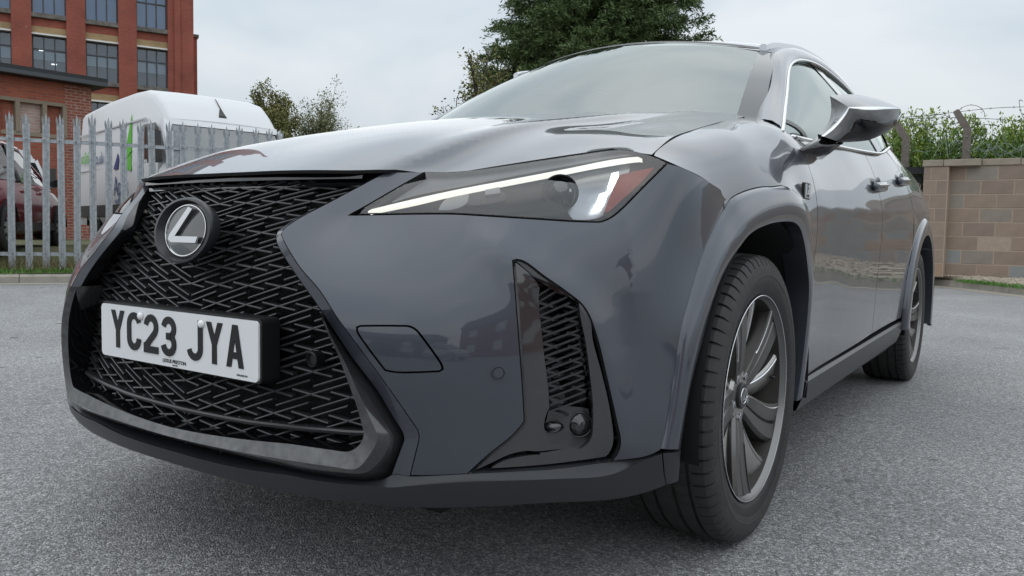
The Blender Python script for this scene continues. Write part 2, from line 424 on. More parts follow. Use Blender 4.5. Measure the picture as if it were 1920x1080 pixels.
Bline = [(724,322),(613,381),(560,409),(531,430),(526,440),(530,450),(560,500),(599,546),(632,597),(662,638),(690,676),(734,737),(778,800),(784,812),(784,826),(768,892)]
hl_bot = [(655,403),(720,402),(780,401),(850,401),(920,405),(1000,410),(1080,415),(1125,416)]
hl_out = [(1125,416),(1145,408),(1162,395),(1205,352),(1251,306)]
hl_top = [(1251,306),(1235,297),(1205,287),(1170,280),(1145,281),(1080,290),(1000,302),(858,321),(800,321)]
hl_in = [(800,321),(740,355),(690,384),(655,403)]
flare_o = [(1251,306),(1290,318),(1345,350),(1352,355)]
flare_f = [(1352,355),(1357,368),(1366,376)]
flare_ff = [(1366,376),(1355,395),(1339,426),(1322,465),(1308,506),(1292,562),(1278,617),(1263,711),(1250,794),(1241,842)]
bot = [(1241,842),(1213,856),(1150,865),(1041,880),(960,885),(877,889),(820,892),(768,892)]
duct_l = [(962,489),(968,560),(974,640),(980,720),(984,790)]
duct_bl = [(984,790),(960,818),(920,850),(879,887)]
duct_b = [(879,887),(940,886),(1010,880),(1090,872),(1146,865)]
duct_r = [(1146,865),(1160,845),(1163,826),(1158,800),(1140,720),(1121,640),(1108,600)]
duct_t = [(1108,600),(1092,572),(1060,546),(1020,518),(985,492),(970,487),(962,489)]
bump_px = path(list(reversed(hl_in)), [(800,321),(760,322),(724,322)], Bline[:5], Bline[4:13], Bline[12:15], Bline[14:], list(reversed(bot))[:], list(reversed(flare_ff)), list(reversed(flare_f)), list(reversed(flare_o)), list(reversed(hl_out)), list(reversed(hl_bot)))
duct_px = path(duct_l, duct_bl, duct_b, duct_r, duct_t)
duct_ab = FC.cast(duct_px)
washer_ab = FC.cast(path([(676,611),(750,611),(768,612),(782,620)], [(782,620),(805,650),(828,684),(830,692),(824,696)], [(824,696),(780,698),(745,698),(722,694)], [(722,694),(705,672),(685,645),(670,622),(669,614),(676,611)]))
panel('front_bumper_half', FC, FC.cast(bump_px), 'paint', car, h=.010, holes=[duct_ab, washer_ab], mirror='obj', flange=.016, gap=.0016)
panel('washer_cover', FC, washer_ab, 'paint', car, h=.010, gap=.0016, flange=.01)

def F3(px, off=0., n=None):
    px = spline(px, n) if n else np.array(px, float)
    return FC.cast3(px, off)
# dark facet between bumper skin and grille surround
G1 = [(719,325),(611,382),(558,408),(522,432),(517,443),(519.5,457),(555,515),(594,570),(627,620),(665,676),(707,731),(734,776),(753,806),(757,816),(758,826),(734,891)]
nb = 70
rb = FC.P(FC.cast(np.concatenate([spline(Bline[:5], 25)[:-1], spline(Bline[4:13], 30)[:-1], spline(Bline[12:15], 8)[:-1], spline(Bline[14:], 10)])), -.0008)
rg = FC.cast3(np.concatenate([spline(G1[:5], 25)[:-1], spline(G1[4:13], 30)[:-1], spline(G1[12:15], 8)[:-1], spline(G1[14:], 10)]), -.014)
rd = rg+np.array([0,.03,0])
loft('grille_surround_facet', [rb, rg], 'paint', car, smooth=True, auto=50)
loft('grille_edge_trim', [rg+[0,-.001,0], rg+[-.002,.002,0], rd+[-.001,0,0]], 'gloss_black', car, auto=50)

# worn silver lower frame
O_px = [(600,578),(627,620),(665,676),(707,731),(734,776),(752,806),(757,826),(750,856),(735,884),(718,899),(695,905),(657,902),(579,889)]
Cr_px = [(603,584),(617,622),(646,678),(673,739),(696,789),(707,816),(706,829),(696,848),(683,866),(672,877),(660,880),(623,875),(553,865)]
I_px = [(600,586),(613,622),(632,662),(651,712),(668,759),(679,798),(682,812),(679,826),(671,837),(657,846),(645,847),(623,844),(540,832)]
def frame_row(px, off, n=60): return FC.cast3(spline(px, n), off)
ro = frame_row(O_px, -.030); rc = frame_row(Cr_px, .006); ri = frame_row(I_px, -.006)
# the bar runs on to the centre of the car
def tocenter(row, zc, yc, zslope=0, n=16):
    p = row[-1]; t = np.linspace(0, 1, n+1)[1:]; x = p[0]*(1-t); y = yc+(p[1]-yc)*(1-t)**2; z = zc+(p[2]-zc)*(1-t)**1.6
    return np.concatenate([row, np.stack([x, y, z], 1)])
ro = tocenter(ro, .283, -.915); rc = tocenter(rc, .296, -.945); ri = tocenter(ri, .312, -.938)
rback = ro*[1,1,1]+np.array([0,.05,0]); riback = ri+np.array([-.006,.06,.002])
loft('lower_grille_frame', [rc, ri], 'worn_silver', car, auto=35)
loft('lower_grille_frame_outer', [rback, ro, ro*.35+rc*.65+np.array([0,-.004,-.002]), rc], 'gloss_grey', car, auto=40)
loft('lower_grille_frame_inner', [ri, riback], 'gloss_black', car, auto=35)

# lower lip / splitter
LC = Chart('front', [(0,-.915,.2),(0,-.915,.33),(.2,-.908,.2),(.2,-.908,.33),(.4,-.880,.2),(.4,-.885,.33),(.55,-.83,.2),(.55,-.845,.33),(.65,-.76,.2),(.65,-.775,.33),(.72,-.68,.2),(.73,-.685,.33),(.79,-.57,.2),(.80,-.56,.33),(.835,-.47,.2),(.853,-.47,.33),(.86,-.36,.2),(.87,-.36,.33)], lam=1e-5)
T_px = [(1246,846),(1213,856),(1150,865),(1041,880),(960,885),(877,889),(820,892),(768,893),(734,891),(718,901),(695,906),(657,904),(579,893),(546,886),(445,871),(323,840)]
K_px = [(1241,851),(1199,867),(1141,891),(1041,898),(960,901),(877,903.5),(820,907),(768,911),(734,914),(715,913),(695,911),(657,909),(579,899),(546,892),(445,877),(323,846)]
B_px = [(1248,909),(1193,928),(1130,938),(1041,942),(960,947),(877,951),(820,952),(768,951),(734,949),(715,947),(695,945),(657,941),(600,935),(560,928),(480,912),(364,881)]
def lip_row(px, off, n=110):
    P = LC.P(LC.cast(spline(px, n), off), off)
    P = P[P[:,0] > 0]; P = np.concatenate([P, [[0, P[-1,1], P[-1,2]]]]); return spline(P, 90)
lt = lip_row(T_px, .004); lk = lip_row(K_px, .016); lb = lip_row(B_px, .006)
lm = lk*.35+lb*.65+FCN if False else lk*.4+lb*.6+np.array([0,-.003,0])
lu = lb*np.array([.9,1,1])+np.array([0,.12,.015])
ltb = lt*np.array([.99,1,1])+np.array([0,.05,.004])
loft('bumper_lip', [ltb, lt, lk*.5+lt*.5+np.array([0,0,-.002]), lk, lm, lb, lu], 'plastic_grey', car, mirror='join', auto=32)
# skirt piece behind the lip, in front of the wheel
e0 = np.array([lt[0], lk[0], lm[0], lb[0]]); e1 = np.array([at(1276,841,x=.866), at(1276,846,x=.868), at(1274,875,x=.864), at(1272,901,x=.858)])
loft('arch_skirt', [e0+[.001,.003,0], e0*.5+e1*.5+[.003,0,0], e1, e1+[-.08,.01,0]], 'plastic_grey', car, auto=40)

# ---- hood
H_ctrl = [(0,-.805,.822), (.2,-.80,.822), A(724,322,y=-.752), A(800,321,y=-.70), A(858,320,y=-.665), A(1000,301,y=-.57), A(1080,289,y=-.50), A(1150,279,x=.70), A(1205,285,x=.775), A(1225,292,x=.792),
  A(1255,262,x=.77), A(1290,247,x=.745), A(1340,232,x=.72), A(1398,219,x=.69),
  (0,-.6,.900), (0,-.35,.972), (0,0,1.040), (0,.3,1.085), (0,.45,1.10), (.35,-.6,.887), (.35,-.35,.955), (.35,0,1.025), (.35,.3,1.072), (.56,-.35,.928), (.56,0,.998), (.55,.3,1.055), (.66,-.2,.94), (.62,.42,1.068),(.3,.45,1.09)]
HC = Chart('top', H_ctrl, lam=1e-4)
def ridge(a, b):
    xr = .40+.10*np.clip((b+.75)/.9, 0, 1.3); d = np.abs(a)-xr
    env = np.clip((b+.80)/.12, 0, 1)*np.clip((.48-b)/.5, 0, 1)
    return env*(.009*np.exp(-(d/.05)**2)*(d < 0)+.009*np.exp(-(d/.022)**2)*(d >= 0)-.006*np.exp(-((d-.06)/.05)**2))
HC.feats.append(ridge)
front_edge = [(0,-.812),(.12,-.811),(.25,-.802),(.33,-.785)]
fe = np.array(front_edge); fl = np.stack([A(724,322,y=-.752)[:2], A(800,320,y=-.70)[:2], A(858,319,y=-.665)[:2], A(1000,300,y=-.57)[:2], A(1080,288,y=-.50)[:2], A(1148,278,x=.70)[:2]])
fc = np.stack([A(1148,278,x=.70)[:2], A(1172,278.5,x=.735)[:2], A(1205,285,x=.775)[:2], A(1224,291,x=.793)[:2]])
fs = np.stack([A(1224,291,x=.793)[:2], A(1232,279,x=.785)[:2], A(1255,262,x=.77)[:2], A(1290,247,x=.745)[:2], A(1340,232,x=.72)[:2], A(1398,219.5,x=.69)[:2]])
bk = np.array([fs[-1],(.55,.47),(.3,.50),(0,.51)])
half = np.concatenate([spline(np.concatenate([fe, fl[:1]]), 24)[:-1], spline(fl, 30)[:-1], spline(fc, 10)[:-1], spline(fs, 30)[:-1], spline(bk, 20)])
full = np.concatenate([half, (half*[-1,1])[::-1][1:-1]])
hood = panel('hood', HC, full, 'paint', car, h=.016, mirror=None, flange=.007)

# ---- side chart
S_ctrl = [(.792,-.44,.858),(.77,-.312,.904),(.745,-.15,.940),(.72,.085,.989),(.69,.416,1.051),(.76,.40,1.030),(.815,.36,1.0),
  (.83,-.45,.842),(.825,-.30,.868),(.85,-.30,.83),(.868,-.24,.786),(.805,-.05,.943),(.848,-.05,.905),(.868,0,.87),(.893,0,.824),(.90,.05,.824),
  (.795,.25,1.000),(.848,.27,.955),(.872,.25,.90),(.888,.25,.84),(.905,.30,.77),(.900,.37,.65),(.893,.38,.5),(.886,.40,.33),
  (.850,-.47,.33),(.860,-.45,.55),(.862,-.34,.69),
  ]
for y, L in ((.45,[(.25,.872),(.34,.883),(.5,.891),(.65,.896),(.77,.899),(.86,.885),(.94,.852),(.99,.826)]),
             (.95,[(.25,.870),(.34,.880),(.5,.887),(.65,.892),(.77,.895),(.86,.886),(.95,.860),(1.012,.838)]),
             (1.4,[(.25,.870),(.34,.880),(.5,.887),(.65,.892),(.77,.895),(.88,.884),(.98,.860),(1.04,.838)]),
             (1.9,[(.25,.872),(.34,.882),(.5,.889),(.65,.895),(.80,.900),(.92,.889),(1.02,.862),(1.09,.832)]),
             (2.3,[(.35,.890),(.6,.900),(.80,.906),(.92,.892),(1.02,.862),(1.10,.815)]),
             (2.64,[(.35,.90),(.6,.905),(.82,.905),(.93,.885),(1.02,.845),(1.10,.79)]),
             (3.1,[(.3,.86),(.5,.88),(.75,.88),(.93,.845),(1.05,.78)]),
             (3.45,[(.3,.74),(.5,.79),(.75,.79),(.95,.72),(1.05,.66)])):
    S_ctrl += [(x, y, z) for z, x in L]
SCH = Chart('side', S_ctrl, lam=6e-5, wa=.45, wb=.6, sym=False)
def crease(a, b):
    z0 = .775+.02*(b-.45); z = .6+.44*np.sin(a)
    return np.clip((b-.35)/.25, 0, 1)*.004*np.exp(-np.abs(z-z0)/.02)
SCH.feats.append(crease)
def yz(L):
    """chart coordinates for points given by (y, z)"""
    L = np.array(L, float); a = np.arctan2(L[:,1]-.6, .43)
    for _ in range(30):
        r = SCH.R(a, L[:,0]); a = a+(L[:,1]-(.6+r*np.sin(a)))/np.maximum(r*np.cos(a), .1)*.8
    return np.stack([a, L[:,0]], 1)
FO = [(1240,841,.852),(1250,792,.855),(1263,709,.858),(1278,615,.862),(1292,560,.863),(1308,504,.864),(1322,463,.865),(1339,424,.866),(1355,393,.866),(1368,374,.869),(1380,367,.873),(1400,358.6,.879),(1428,351.7,.888),(1450,351,.896),(1475,350,.904),(1494,363,.910),(1508,382,.912),(1514,404,.910),(1519,438,.905),(1522,482,.900),(1520,540,.894),(1510,650,.888),(1499,738,.884)]
FI = [(1276,841,.868),(1294,729,.876),(1317,641,.881),(1339,560,.885),(1355,518,.887),(1378,477,.891),(1405,440,.897),(1436,422,.904),(1467,415.5,.912),(1489,417,.919),(1500,427,.921),(1508,454,.919),(1514,496,.913),(1517,545,.906),(1508,650,.898),(1494,752,.890)]
fo3 = spline(np.array([at(u, v, x=x) for u, v, x in FO]), 80); fi3 = spline(np.array([at(u, v, x=x) for u, v, x in FI]), 80)
_, _, _ = SCH.split(fo3)
def on_side(P):
    a, b, r = SCH.split(P); return np.stack([a, b], -1)
door_f = [(.40,.985),(.412,.955),(.418,.90),(.412,.82),(.405,.75),(.405,.6),(.41,.45),(.425,.335)]
fo_ab = yz(np.stack([fo3[:,1], fo3[:,2]], 1)[(fo3[:,1] > -.262)])
seam_u = np.stack([A(1224,291,x=.794), A(1232,280,x=.786), A(1255,263,x=.772), A(1290,248,x=.747), A(1340,233,x=.722), A(1398,220.5,x=.692)])
fend = np.concatenate([on_side(spline(seam_u, 30)), on_side(np.array([(.72,.43,1.045),(.77,.42,1.025)])), yz(spline(door_f, 30)), yz([(.42,.30)]), fo_ab[::-1][1:], on_side(spline(np.array([(.869,-.253,.786),(.862,-.285,.806),(.848,-.34,.822),(.829,-.425,.842),(.797,-.444,.858)]), 14))])
panel('front_fender', SCH, fend, 'paint', car, h=.012)
# doors, quarter panel
def arc(y0, z0, R, t0, t1, n): return [(y0+R*math.cos(t), z0+R*math.sin(t)) for t in np.linspace(t0, t1, n)]
belt = [(.40,.988),(.57,.994),(.924,1.012),(1.345,1.035)]
belt2 = [(1.345,1.035),(1.67,1.062),(1.82,1.09)]
door1 = np.concatenate([yz(spline(belt, 30)), yz(spline([(1.345,1.035),(1.39,.97),(1.43,.90),(1.455,.80),(1.46,.65),(1.45,.5),(1.44,.35)], 24)), yz(spline([(1.44,.35),(1.0,.338),(.425,.325)], 20)), yz(spline(door_f[::-1], 24)[1:])])
panel('front_door', SCH, door1, 'paint', car, h=.014)
AR = arc(2.64,.335,.505,math.pi,math.pi*.60,20)
door2 = np.concatenate([yz(spline(belt2, 20)), yz(spline([(1.82,1.09),(1.95,1.06),(2.12,.95),(2.22,.84)], 16)), yz(spline([(2.25,.68),(2.17,.52),(2.135,.36)], 14)), yz(spline([(2.135,.36),(1.8,.357),(1.44,.35)], 12)), yz(spline([(1.44,.35),(1.45,.5),(1.46,.65),(1.455,.80),(1.43,.90),(1.39,.97),(1.345,1.035)], 24)[1:])])
panel('rear_door', SCH, door2, 'paint', car, h=.014)
quar = np.concatenate([yz(spline([(1.83,1.092),(2.1,1.13),(2.5,1.10),(3.0,1.06),(3.4,1.02)], 26)), yz(spline([(3.4,1.02),(3.46,.8),(3.42,.45)], 14)), yz([(3.3,.32),(3.16,.32)]), yz(arc(2.64,.335,.49,0,math.pi*.93,44)), yz([(2.14,.40)]), yz(spline([(2.17,.52),(2.25,.68),(2.22,.84),(2.12,.95),(1.95,1.06),(1.83,1.092)], 30))])
panel('rear_quarter_panel', SCH, quar, 'paint', car, h=.016)
# sill skirts
ys = np.linspace(.40, 2.16, 24)
sill_px = []
r0 = np.stack([np.full(24,.884), ys, .323+.012*(ys-.4)], 1); r1 = np.stack([np.full(24,.893), ys, .315+.012*(ys-.4)], 1); r2 = np.stack([np.full(24,.868), ys, .232+.008*(ys-.4)], 1); r3 = np.stack([np.full(24,.70), ys, np.full(24,.215)], 1)
loft('side_skirt', [r0+[-.03,0,0], r0, r1, (r1+r2)/2+[.004,0,0], r2, r3], 'plastic_grey', car, auto=35)

# ---- wheel-arch flares
def flare(outer, inner, lip=.009):
    o2 = outer*.88+inner*.12; o2[:,0] = o2[:,0]+lip
    c = np.array([0,0,0.])
    rows = [outer+[-.012,0,0], outer+[.001,0,0], o2, outer*.5+inner*.5+[lip*1.1,0,0], outer*.15+inner*.85+[lip*.6,0,0], inner, inner+[-.012,0,0]]
    ctr = inner.mean(0); ins = inner.copy(); ins[:,0] -= .06
    return rows+[ins]
loft('wheel_arch_trim', flare(fo3, fi3), 'paint', car, auto=55)
ro_, ri_ = [], []
for t in np.linspace(math.pi*1.02, -.06*math.pi, 80):
    w = math.sin(max(0, t)) if t < math.pi else 0
    ro_.append((.900+.006*w, 2.64+.492*math.cos(t), .335+.492*math.sin(t))); ri_.append((.912+.010*w, 2.64+.408*math.cos(t), .335+.408*math.sin(t)))
loft('wheel_arch_trim', flare(np.array(ro_), np.array(ri_)), 'paint', car, auto=55)
# ---- dark inner structure: liners, floor, engine bay
for y0 in (0, 2.64):
    mb = MB()
    A_ = np.linspace(-.06*math.pi, 1.10*math.pi, 40)
    rows = [[(x, y0+R*math.cos(t), max(.27, .335+R*math.sin(t))) for t in A_] for x, R in ((.893,.415),(.87,.412),(.56,.40),(.56,.02))]
    mb.loft(rows)
    both(mb, 'wheel_arch_liner', 'matt_black', car, smooth=True)
mb = MB()
mb.box((0,1.3,.27),(1.08,4.1,.14)); mb.box((0,1.3,.55),(1.08,3.9,.5)); mb.box((0,1.32,.56),(1.68,1.70,.56)); mb.box((0,1.32,.245),(1.66,1.70,.08))
mb.box((0,-.52,.29),(1.10,.30,.12)); mb.box((0,-.66,.53),(.80,.06,.50)); mb.box((0,-.48,.58),(1.20,.20,.36)); mb.box((0,-.20,.78),(1.10,.50,.06)); mb.box((0,3.25,.62),(1.4,.3,.7)); mb.box((0,.2,.93),(1.2,.5,.08))
mb.build('underbody', 'matt_black', car)

# ---- greenhouse
def curve3(P, n): return spline(np.array(P, float), n)
n = 40
base_e, top_e = np.array([.675,.49,1.055]), np.array([.548,1.085,1.388])
def ws(f, s):
    e = base_e+(top_e-base_e)*s; e = e+np.array([.0,0,.018*math.sin(math.pi*max(0,s))])
    bul = (.20-.075*s); zb = .038+.014*s
    return np.array([e[0]*f, e[1]-bul*(1-f*f), e[2]+zb*(1-f*f)])
def ws_grid(f0, f1, s0, s1, nf, ns, off=0): return [[ws(f, s)+np.array([0,-off*.5,off*.86]) for f in np.linspace(f0, f1, nf)] for s in np.linspace(s0, s1, ns)]
loft('windscreen', ws_grid(-.955,.955,-.12,.985,41,20), 'windscreen_glass', car, mirror=None)
mb = MB(); mb.loft(ws_grid(.955,1.052,-.12,.985,4,20,.002)); both(mb, 'windscreen_border', 'gloss_black', car, smooth=True)
mb = MB(); mb.loft(ws_grid(-1.0,1.0,.985,1.03,41,3,.002)); mb.build('windscreen_top_seal', 'satin_black', car, smooth=True)
mb = MB(); mb.loft(ws_grid(-.13,.13,.83,.97,7,6,-.012)); mb.build('camera_housing', 'gloss_black', car, smooth=True)
mb = MB(); mb.loft(ws_grid(.80,.905,.945,.972,4,3,-.004)); mb.build('windscreen_sticker', 'plate_white', car, smooth=True)
mb = MB(); mb.box((.0,.62,1.0),(1.30,.55,.05)); mb.build('dashboard', 'dashboard', car)
# A-pillar, cant rail, roof
P1 = [at(1420,224,x=.705), at(1434,160,x=.636), at(1447,97,x=.566), (.565,1.30,1.44), (.562,1.7,1.478), (.556,2.2,1.475), (.54,2.7,1.425), (.52,3.1,1.33)]
P2 = [at(1467,246,x=.815), at(1474,180,x=.722), at(1482,122,x=.635), (.618,1.24,1.375), (.603,1.6,1.423), (.600,2.1,1.425), (.62,2.5,1.37), (.66,2.85,1.25)]
p1 = curve3(P1, 70); p2 = curve3(P2, 70)
mid = p1*.55+p2*.45+np.stack([np.full(70,.012), np.full(70,-.006), np.full(70,.010)], 1)
loft('a_pillar_and_cant_rail', [p1+[-.045,.018,-.030], p1+[-.004,.002,-.004], p1, p1*.8+p2*.2+[.008,-.005,.006], mid, p1*.25+p2*.75+[.012,-.004,.006], p2, p2+[-.012,.004,-.006]], 'paint', car)
k0 = int(np.argmax(p1[:,1] > 1.045))
rr = p1[k0:]; rows = []
for f in np.linspace(1, -1, 25): rows.append(np.stack([rr[:,0]*f, rr[:,1]-.115*(1-f*f)*np.linspace(1,0,len(rr)), rr[:,2]+.052*(1-f*f)], 1))
loft('roof', rows, 'paint', car, mirror=None)
loft('headlining', [r-[0,0,.03] for r in rows], 'headliner', car, mirror=None)
# roof rails
Pr = [(.535,1.06,1.394),(.538,1.10,1.408),(.540,1.17,1.424),(.543,1.30,1.446),(.545,1.5,1.474),(.543,1.9,1.495),(.535,2.4,1.480),(.520,2.75,1.435),(.515,2.82,1.405)]
pr = spline(Pr, 50); mb = MB()
mb.loft([[p+np.array([dx,0,dz]) for dx, dz in ((-.012,-.012),(-.013,.008),(-.006,.013),(.006,.013),(.013,.008),(.012,-.012))] for p in pr], closed=True, caps=True); both(mb, 'roof_rail', 'satin_chrome', car, auto=50)
# side glass
Bt = [(.822,.40,.992),(.834,.57,.998),(.840,.924,1.016),(.843,1.33,1.040),(.845,1.66,1.066),(.838,1.83,1.096),(.80,2.15,1.14),(.76,2.5,1.16),(.72,2.82,1.19)]
bt = curve3(Bt, 70)
def mixc(t, bul=.018): return p2*(1-t)+bt*t+np.array([bul,0,0])*4*t*(1-t)-np.array([.014,0,0])
gl = [mixc(t) for t in np.linspace(0.02, 1, 12)]
loft('side_window', gl, 'side_glass', car)
def strip(i0, i1, name, m, off=.004):
    mb = MB(); rows = []
    for t in np.linspace(0.0, 1, 12):
        c = mixc(t)
        def pt(k): k = np.clip(k, 0, 69.0); a = int(min(k, 68)); return c[a]+(c[a+1]-c[a])*(k-a)+np.array([off,0,0])
        rows.append([pt(i0(t)), pt(i1(t))])
    mb.loft(rows); both(mb, name, m, car)
strip(lambda t: 35.5+3*t-3, lambda t: 38.5+3*t-3, 'b_pillar', 'gloss_black')
strip(lambda t: 3+1.0*t, lambda t: 4.2+1.0*t, 'quarter_light_bar', 'satin_black')
strip(lambda t: 62.0-8*t, lambda t: 69, 'c_pillar', 'paint', .006)
mb = MB(); mb.tube(p2[:66]+[.002,-.003,0], .0055, 6); both(mb, 'window_frame_trim', 'chrome', car, smooth=True)
mb = MB(); mb.tube(bt[:58]+[.002,0,-.004], .006, 6); both(mb, 'belt_trim', 'chrome', car, smooth=True)
mb = MB(); mb.tube(p2[6:60]+[-.008,.004,-.020], .009, 6); both(mb, 'window_seal', 'satin_black', car, smooth=True)
# interior
for x in (-.36,.36):
    for y, s in ((1.25,1),(2.1,1)):
        mb = MB(); mb.box((x,y,.72),(.50,.50,.16)); mb.loft([[(x+sx*w, y+.2+dy, z) for sx, dy in ((-1,-.06),(1,-.06),(1,.06),(-1,.06))] for w, z in ((.25,.75),(.25,1.0),(.21,1.18),(.12,1.20))], closed=True, caps=True)
        mb.loft([[(x+sx*w, y+.27+dy, z) for sx, dy in ((-1,-.05),(1,-.05),(1,.05),(-1,.05))] for w, z in ((.10,1.21),(.14,1.24),(.14,1.33),(.10,1.36))], closed=True, caps=True)
        mb.build('seat', 'seat_cloth', car)
mb = MB(); mb.tube([(-.36+.18*math.cos(t)*-1, .92-.05*math.sin(t), .98+.17*math.sin(t)) for t in np.linspace(0, 2*math.pi, 30)], .014, 8, cap=False); mb.build('steering_wheel', 'satin_black', car, smooth=True)
mb = MB(); mb.loft([[(x, y, z) for x in np.linspace(-.66,.66,9)] for y, z in ((3.15,1.06),(3.45,1.0),(3.52,.8),(3.50,.45),(3.3,.25))]); mb.loft([[(x, y, z) for x in np.linspace(-.62,.62,9)] for y, z in ((3.08,1.33),(3.22,1.15),(3.44,1.03))]); mb.build('tailgate', 'paint', car, smooth=True)
mb = MB(); mb.loft([[(x, y, z-.02*(x/.8)**2) for x in np.linspace(-w_,w_,11)] for y, z, w_ in ((2.45,1.09,.79),(2.8,1.08,.78),(3.15,1.065,.74),(3.44,1.02,.67))]); mb.build('rear_deck', 'paint', car, smooth=True)
# ---- headlamps
hl_px = path(hl_bot, hl_out, hl_top, hl_in)
hl_ab = FC.cast(hl_px)
# lens lies between hood edge and bumper: its own chart passes both
L_ctrl = [A(655,403,y=-.80), A(780,401,y=-.765), A(900,405,y=-.712), A(1010,411,y=-.652), A(1125,416,x=.755), A(1205,352,x=.80), A(1251,306,x=.828), A(1205,287,x=.778), A(1148,281,x=.705), A(1080,290,y=-.505), A(1000,302,y=-.573), A(858,321,y=-.668), A(800,321,y=-.70), A(740,355,y=-.755), A(900,360,y=-.69), A(1050,350,y=-.60), A(1140,340,x=.742)]
LCH = Chart('front', L_ctrl, lam=4e-5)
hl_ab = LCH.cast(hl_px)
def lamp_panel(name, px, m, parents, off, h=.012, flange=.006, label=None):
    ab = LCH.cast(px, off); o = panel(name, LCH, ab, m, None, h=h, gap=0.0, flange=flange, off=off)
    for k in (0, 1): o[k].parent = parents[k]
    return o
HL = [empty('headlight'), empty('headlight')]
for e in HL: e.parent = car
def sub(px, s, c=None):
    px = np.array(px, float); c = px.mean(0) if c is None else np.array(c); return c+(px-c)*s
lamp_panel('lamp_seal', hl_px, 'satin_black', HL, -.062, h=.02)
o = panel('lens_cover', LCH, hl_ab, 'clear_lens', None, h=.012, gap=.002, flange=0)
for k in (0, 1):
    o[k].parent = HL[k]
# black edge band of the lens
edge_in = shrink(hl_px, 4.0)
def band(px_out, px_in, off, name, m):
    a = LCH.P(LCH.cast(px_out, off), off); b = LCH.P(LCH.cast(px_in, off), off); a2 = np.concatenate([a, a[:1]]); b2 = np.concatenate([b, b[:1]])
    mb = MB(); mb.loft([a2, b2, b2+[0,.03,0]]); o = both(mb, name, m, None, smooth=True)
    for k in (0, 1): o[k].parent = HL[k]
ol = np.array(hl_px); pc = shrink(ol, 3.2)
band(shrink(ol, .8), pc, -.001, 'lens_edge', 'satin_black')
# daytime light strip
drl_px = path([(690,394),(760,377),(850,357),(950,338),(1060,317),(1150,299),(1196,294)], [(1196,294),(1200,299),(1205,303)], [(1204,297.5),(1150,303),(1060,320.5),(950,342),(850,362),(770,382),(690,398.5)], [(690,399),(690,394)])
lamp_panel('daytime_light', drl_px, 'drl', HL, -.020, h=.008, flange=.01)
# pale sheet above the strip: sky reflection on the lens put into colour
up_px = path([(735,378),(780,364),(850,350),(950,330),(1060,309),(1150,293),(1196,288)], [(1196,288),(1160,287),(1080,297),(1000,308),(880,327)], [(880,327),(812,328)], [(812,328),(775,352),(735,378)])
mat('pale_grey', (.34,.345,.36), .5)
lamp_panel('upper_lens_sheen', up_px, 'pale_grey', HL, -.022, h=.01, flange=.004)
# inner dark shell pieces
low_px = path([(690,401),(800,383),(900,366),(1000,347),(1060,337)], [(1060,337),(1055,375),(1075,412)], [(1075,412),(980,407),(880,400),(780,398),(690,401)])
lamp_panel('lamp_bezel', low_px, 'lamp_dark', HL, -.050, h=.012, flange=.004)
sh_px = path([(830,398),(960,380),(1035,368),(1060,395),(1070,411)], [(1070,411),(960,404),(830,398)])
lamp_panel('lamp_shelf', sh_px, 'lamp_dark', HL, -.034, h=.012, flange=.012)
tri_px = path([(822,394),(838,372),(880,362),(876,380),(840,394)], [(840,394),(822,394)])
lamp_panel('turn_reflector', tri_px, 'pale_grey', HL, -.040, h=.008)
tri2 = path([(880,362),(930,352),(950,372),(905,384),(876,384)], [(876,384),(880,362)])
lamp_panel('inner_reflector', tri2, 'lamp_grey', HL, -.038, h=.008)
sq = path([(908,350),(936,345)], [(936,345),(938,362)], [(938,362),(910,366)], [(910,366),(908,350)])
lamp_panel('small_prism', sq, 'pale_grey', HL, -.032, h=.006)
mat('reflector_dull', (.30,.31,.33), .3, metal=.9)
bk_px = path([(1010,345),(1130,318),(1180,310),(1170,345),(1140,400)], [(1140,400),(1110,411),(1050,408)], [(1050,408),(1020,380),(1010,345)])
lamp_panel('outer_bowl', bk_px, 'reflector_dull', HL, -.056, h=.012)
amb_px = path([(1162,328),(1195,320),(1226,314)], [(1226,314),(1205,338),(1178,364),(1140,398)], [(1140,398),(1133,398)], [(1133,398),(1145,364),(1162,328)])
lamp_panel('side_marker', amb_px, 'amber', HL, -.022, h=.008, flange=.012)
for pxs in ([(1147,325),(1160,322),(1151,345),(1140,348)], [(1124,364),(1142,358),(1133,384),(1114,390)]):
    lamp_panel('led_block', path(*[[pxs[i], pxs[(i+1)%4]] for i in range(4)]), 'led', HL, -.034, h=.008, flange=.012)
# projector
c = LCH.cast3([(1050,362)], -.030)[0]
nd = np.array([.55,-.835,0.0]); nd /= np.linalg.norm(nd)
for k, s in ((0,1),(1,-1)):
    Rz = rotm('Z', math.atan2(nd[0]*s, -nd[1]))
    for nm, prof, m in (('projector_shroud', [(.0,.034),(-.010,.034),(-.010,.030),(.02,.029)], 'lamp_dark'), ('projector_lens', [(-.014,0),(-.0125,.01),(-.008,.02),(.0,.0295)], 'projector_glass'), ('projector_bowl', [(.035,0),(.03,.012),(.012,.028)], 'reflector')):
        mb = MB(); mb.lathe(prof, 32, 'y'); V = np.array(mb.V)@Rz.T+c*[s,1,1]; mb.V = [tuple(v) for v in V]; mb.build(nm, m, HL[k], smooth=True)
# parking sensors in the bumper
for (u, v, r, ch, off) in ((934,699,.0125,FC,0),):
    p = ch.cast3([(u, v)])[0]; nn = ch.N(ch.cast([(u, v)]))[0]
    q = Vector((0,-1,0)).rotation_difference(Vector(nn)).to_matrix()
    mb = MB(); mb.lathe([(-.0022,0),(-.0022,r*.72),(.0005,r*.76),(.0005,r*.80),(-.0030,r*.84),(-.0030,r*.93),(-.001,r),(.003,r)], 28, 'y')
    mb.V = [tuple(np.array(q@Vector(v))+p) for v in mb.V]; both(mb, 'parking_sensor', 'paint', car, auto=30)

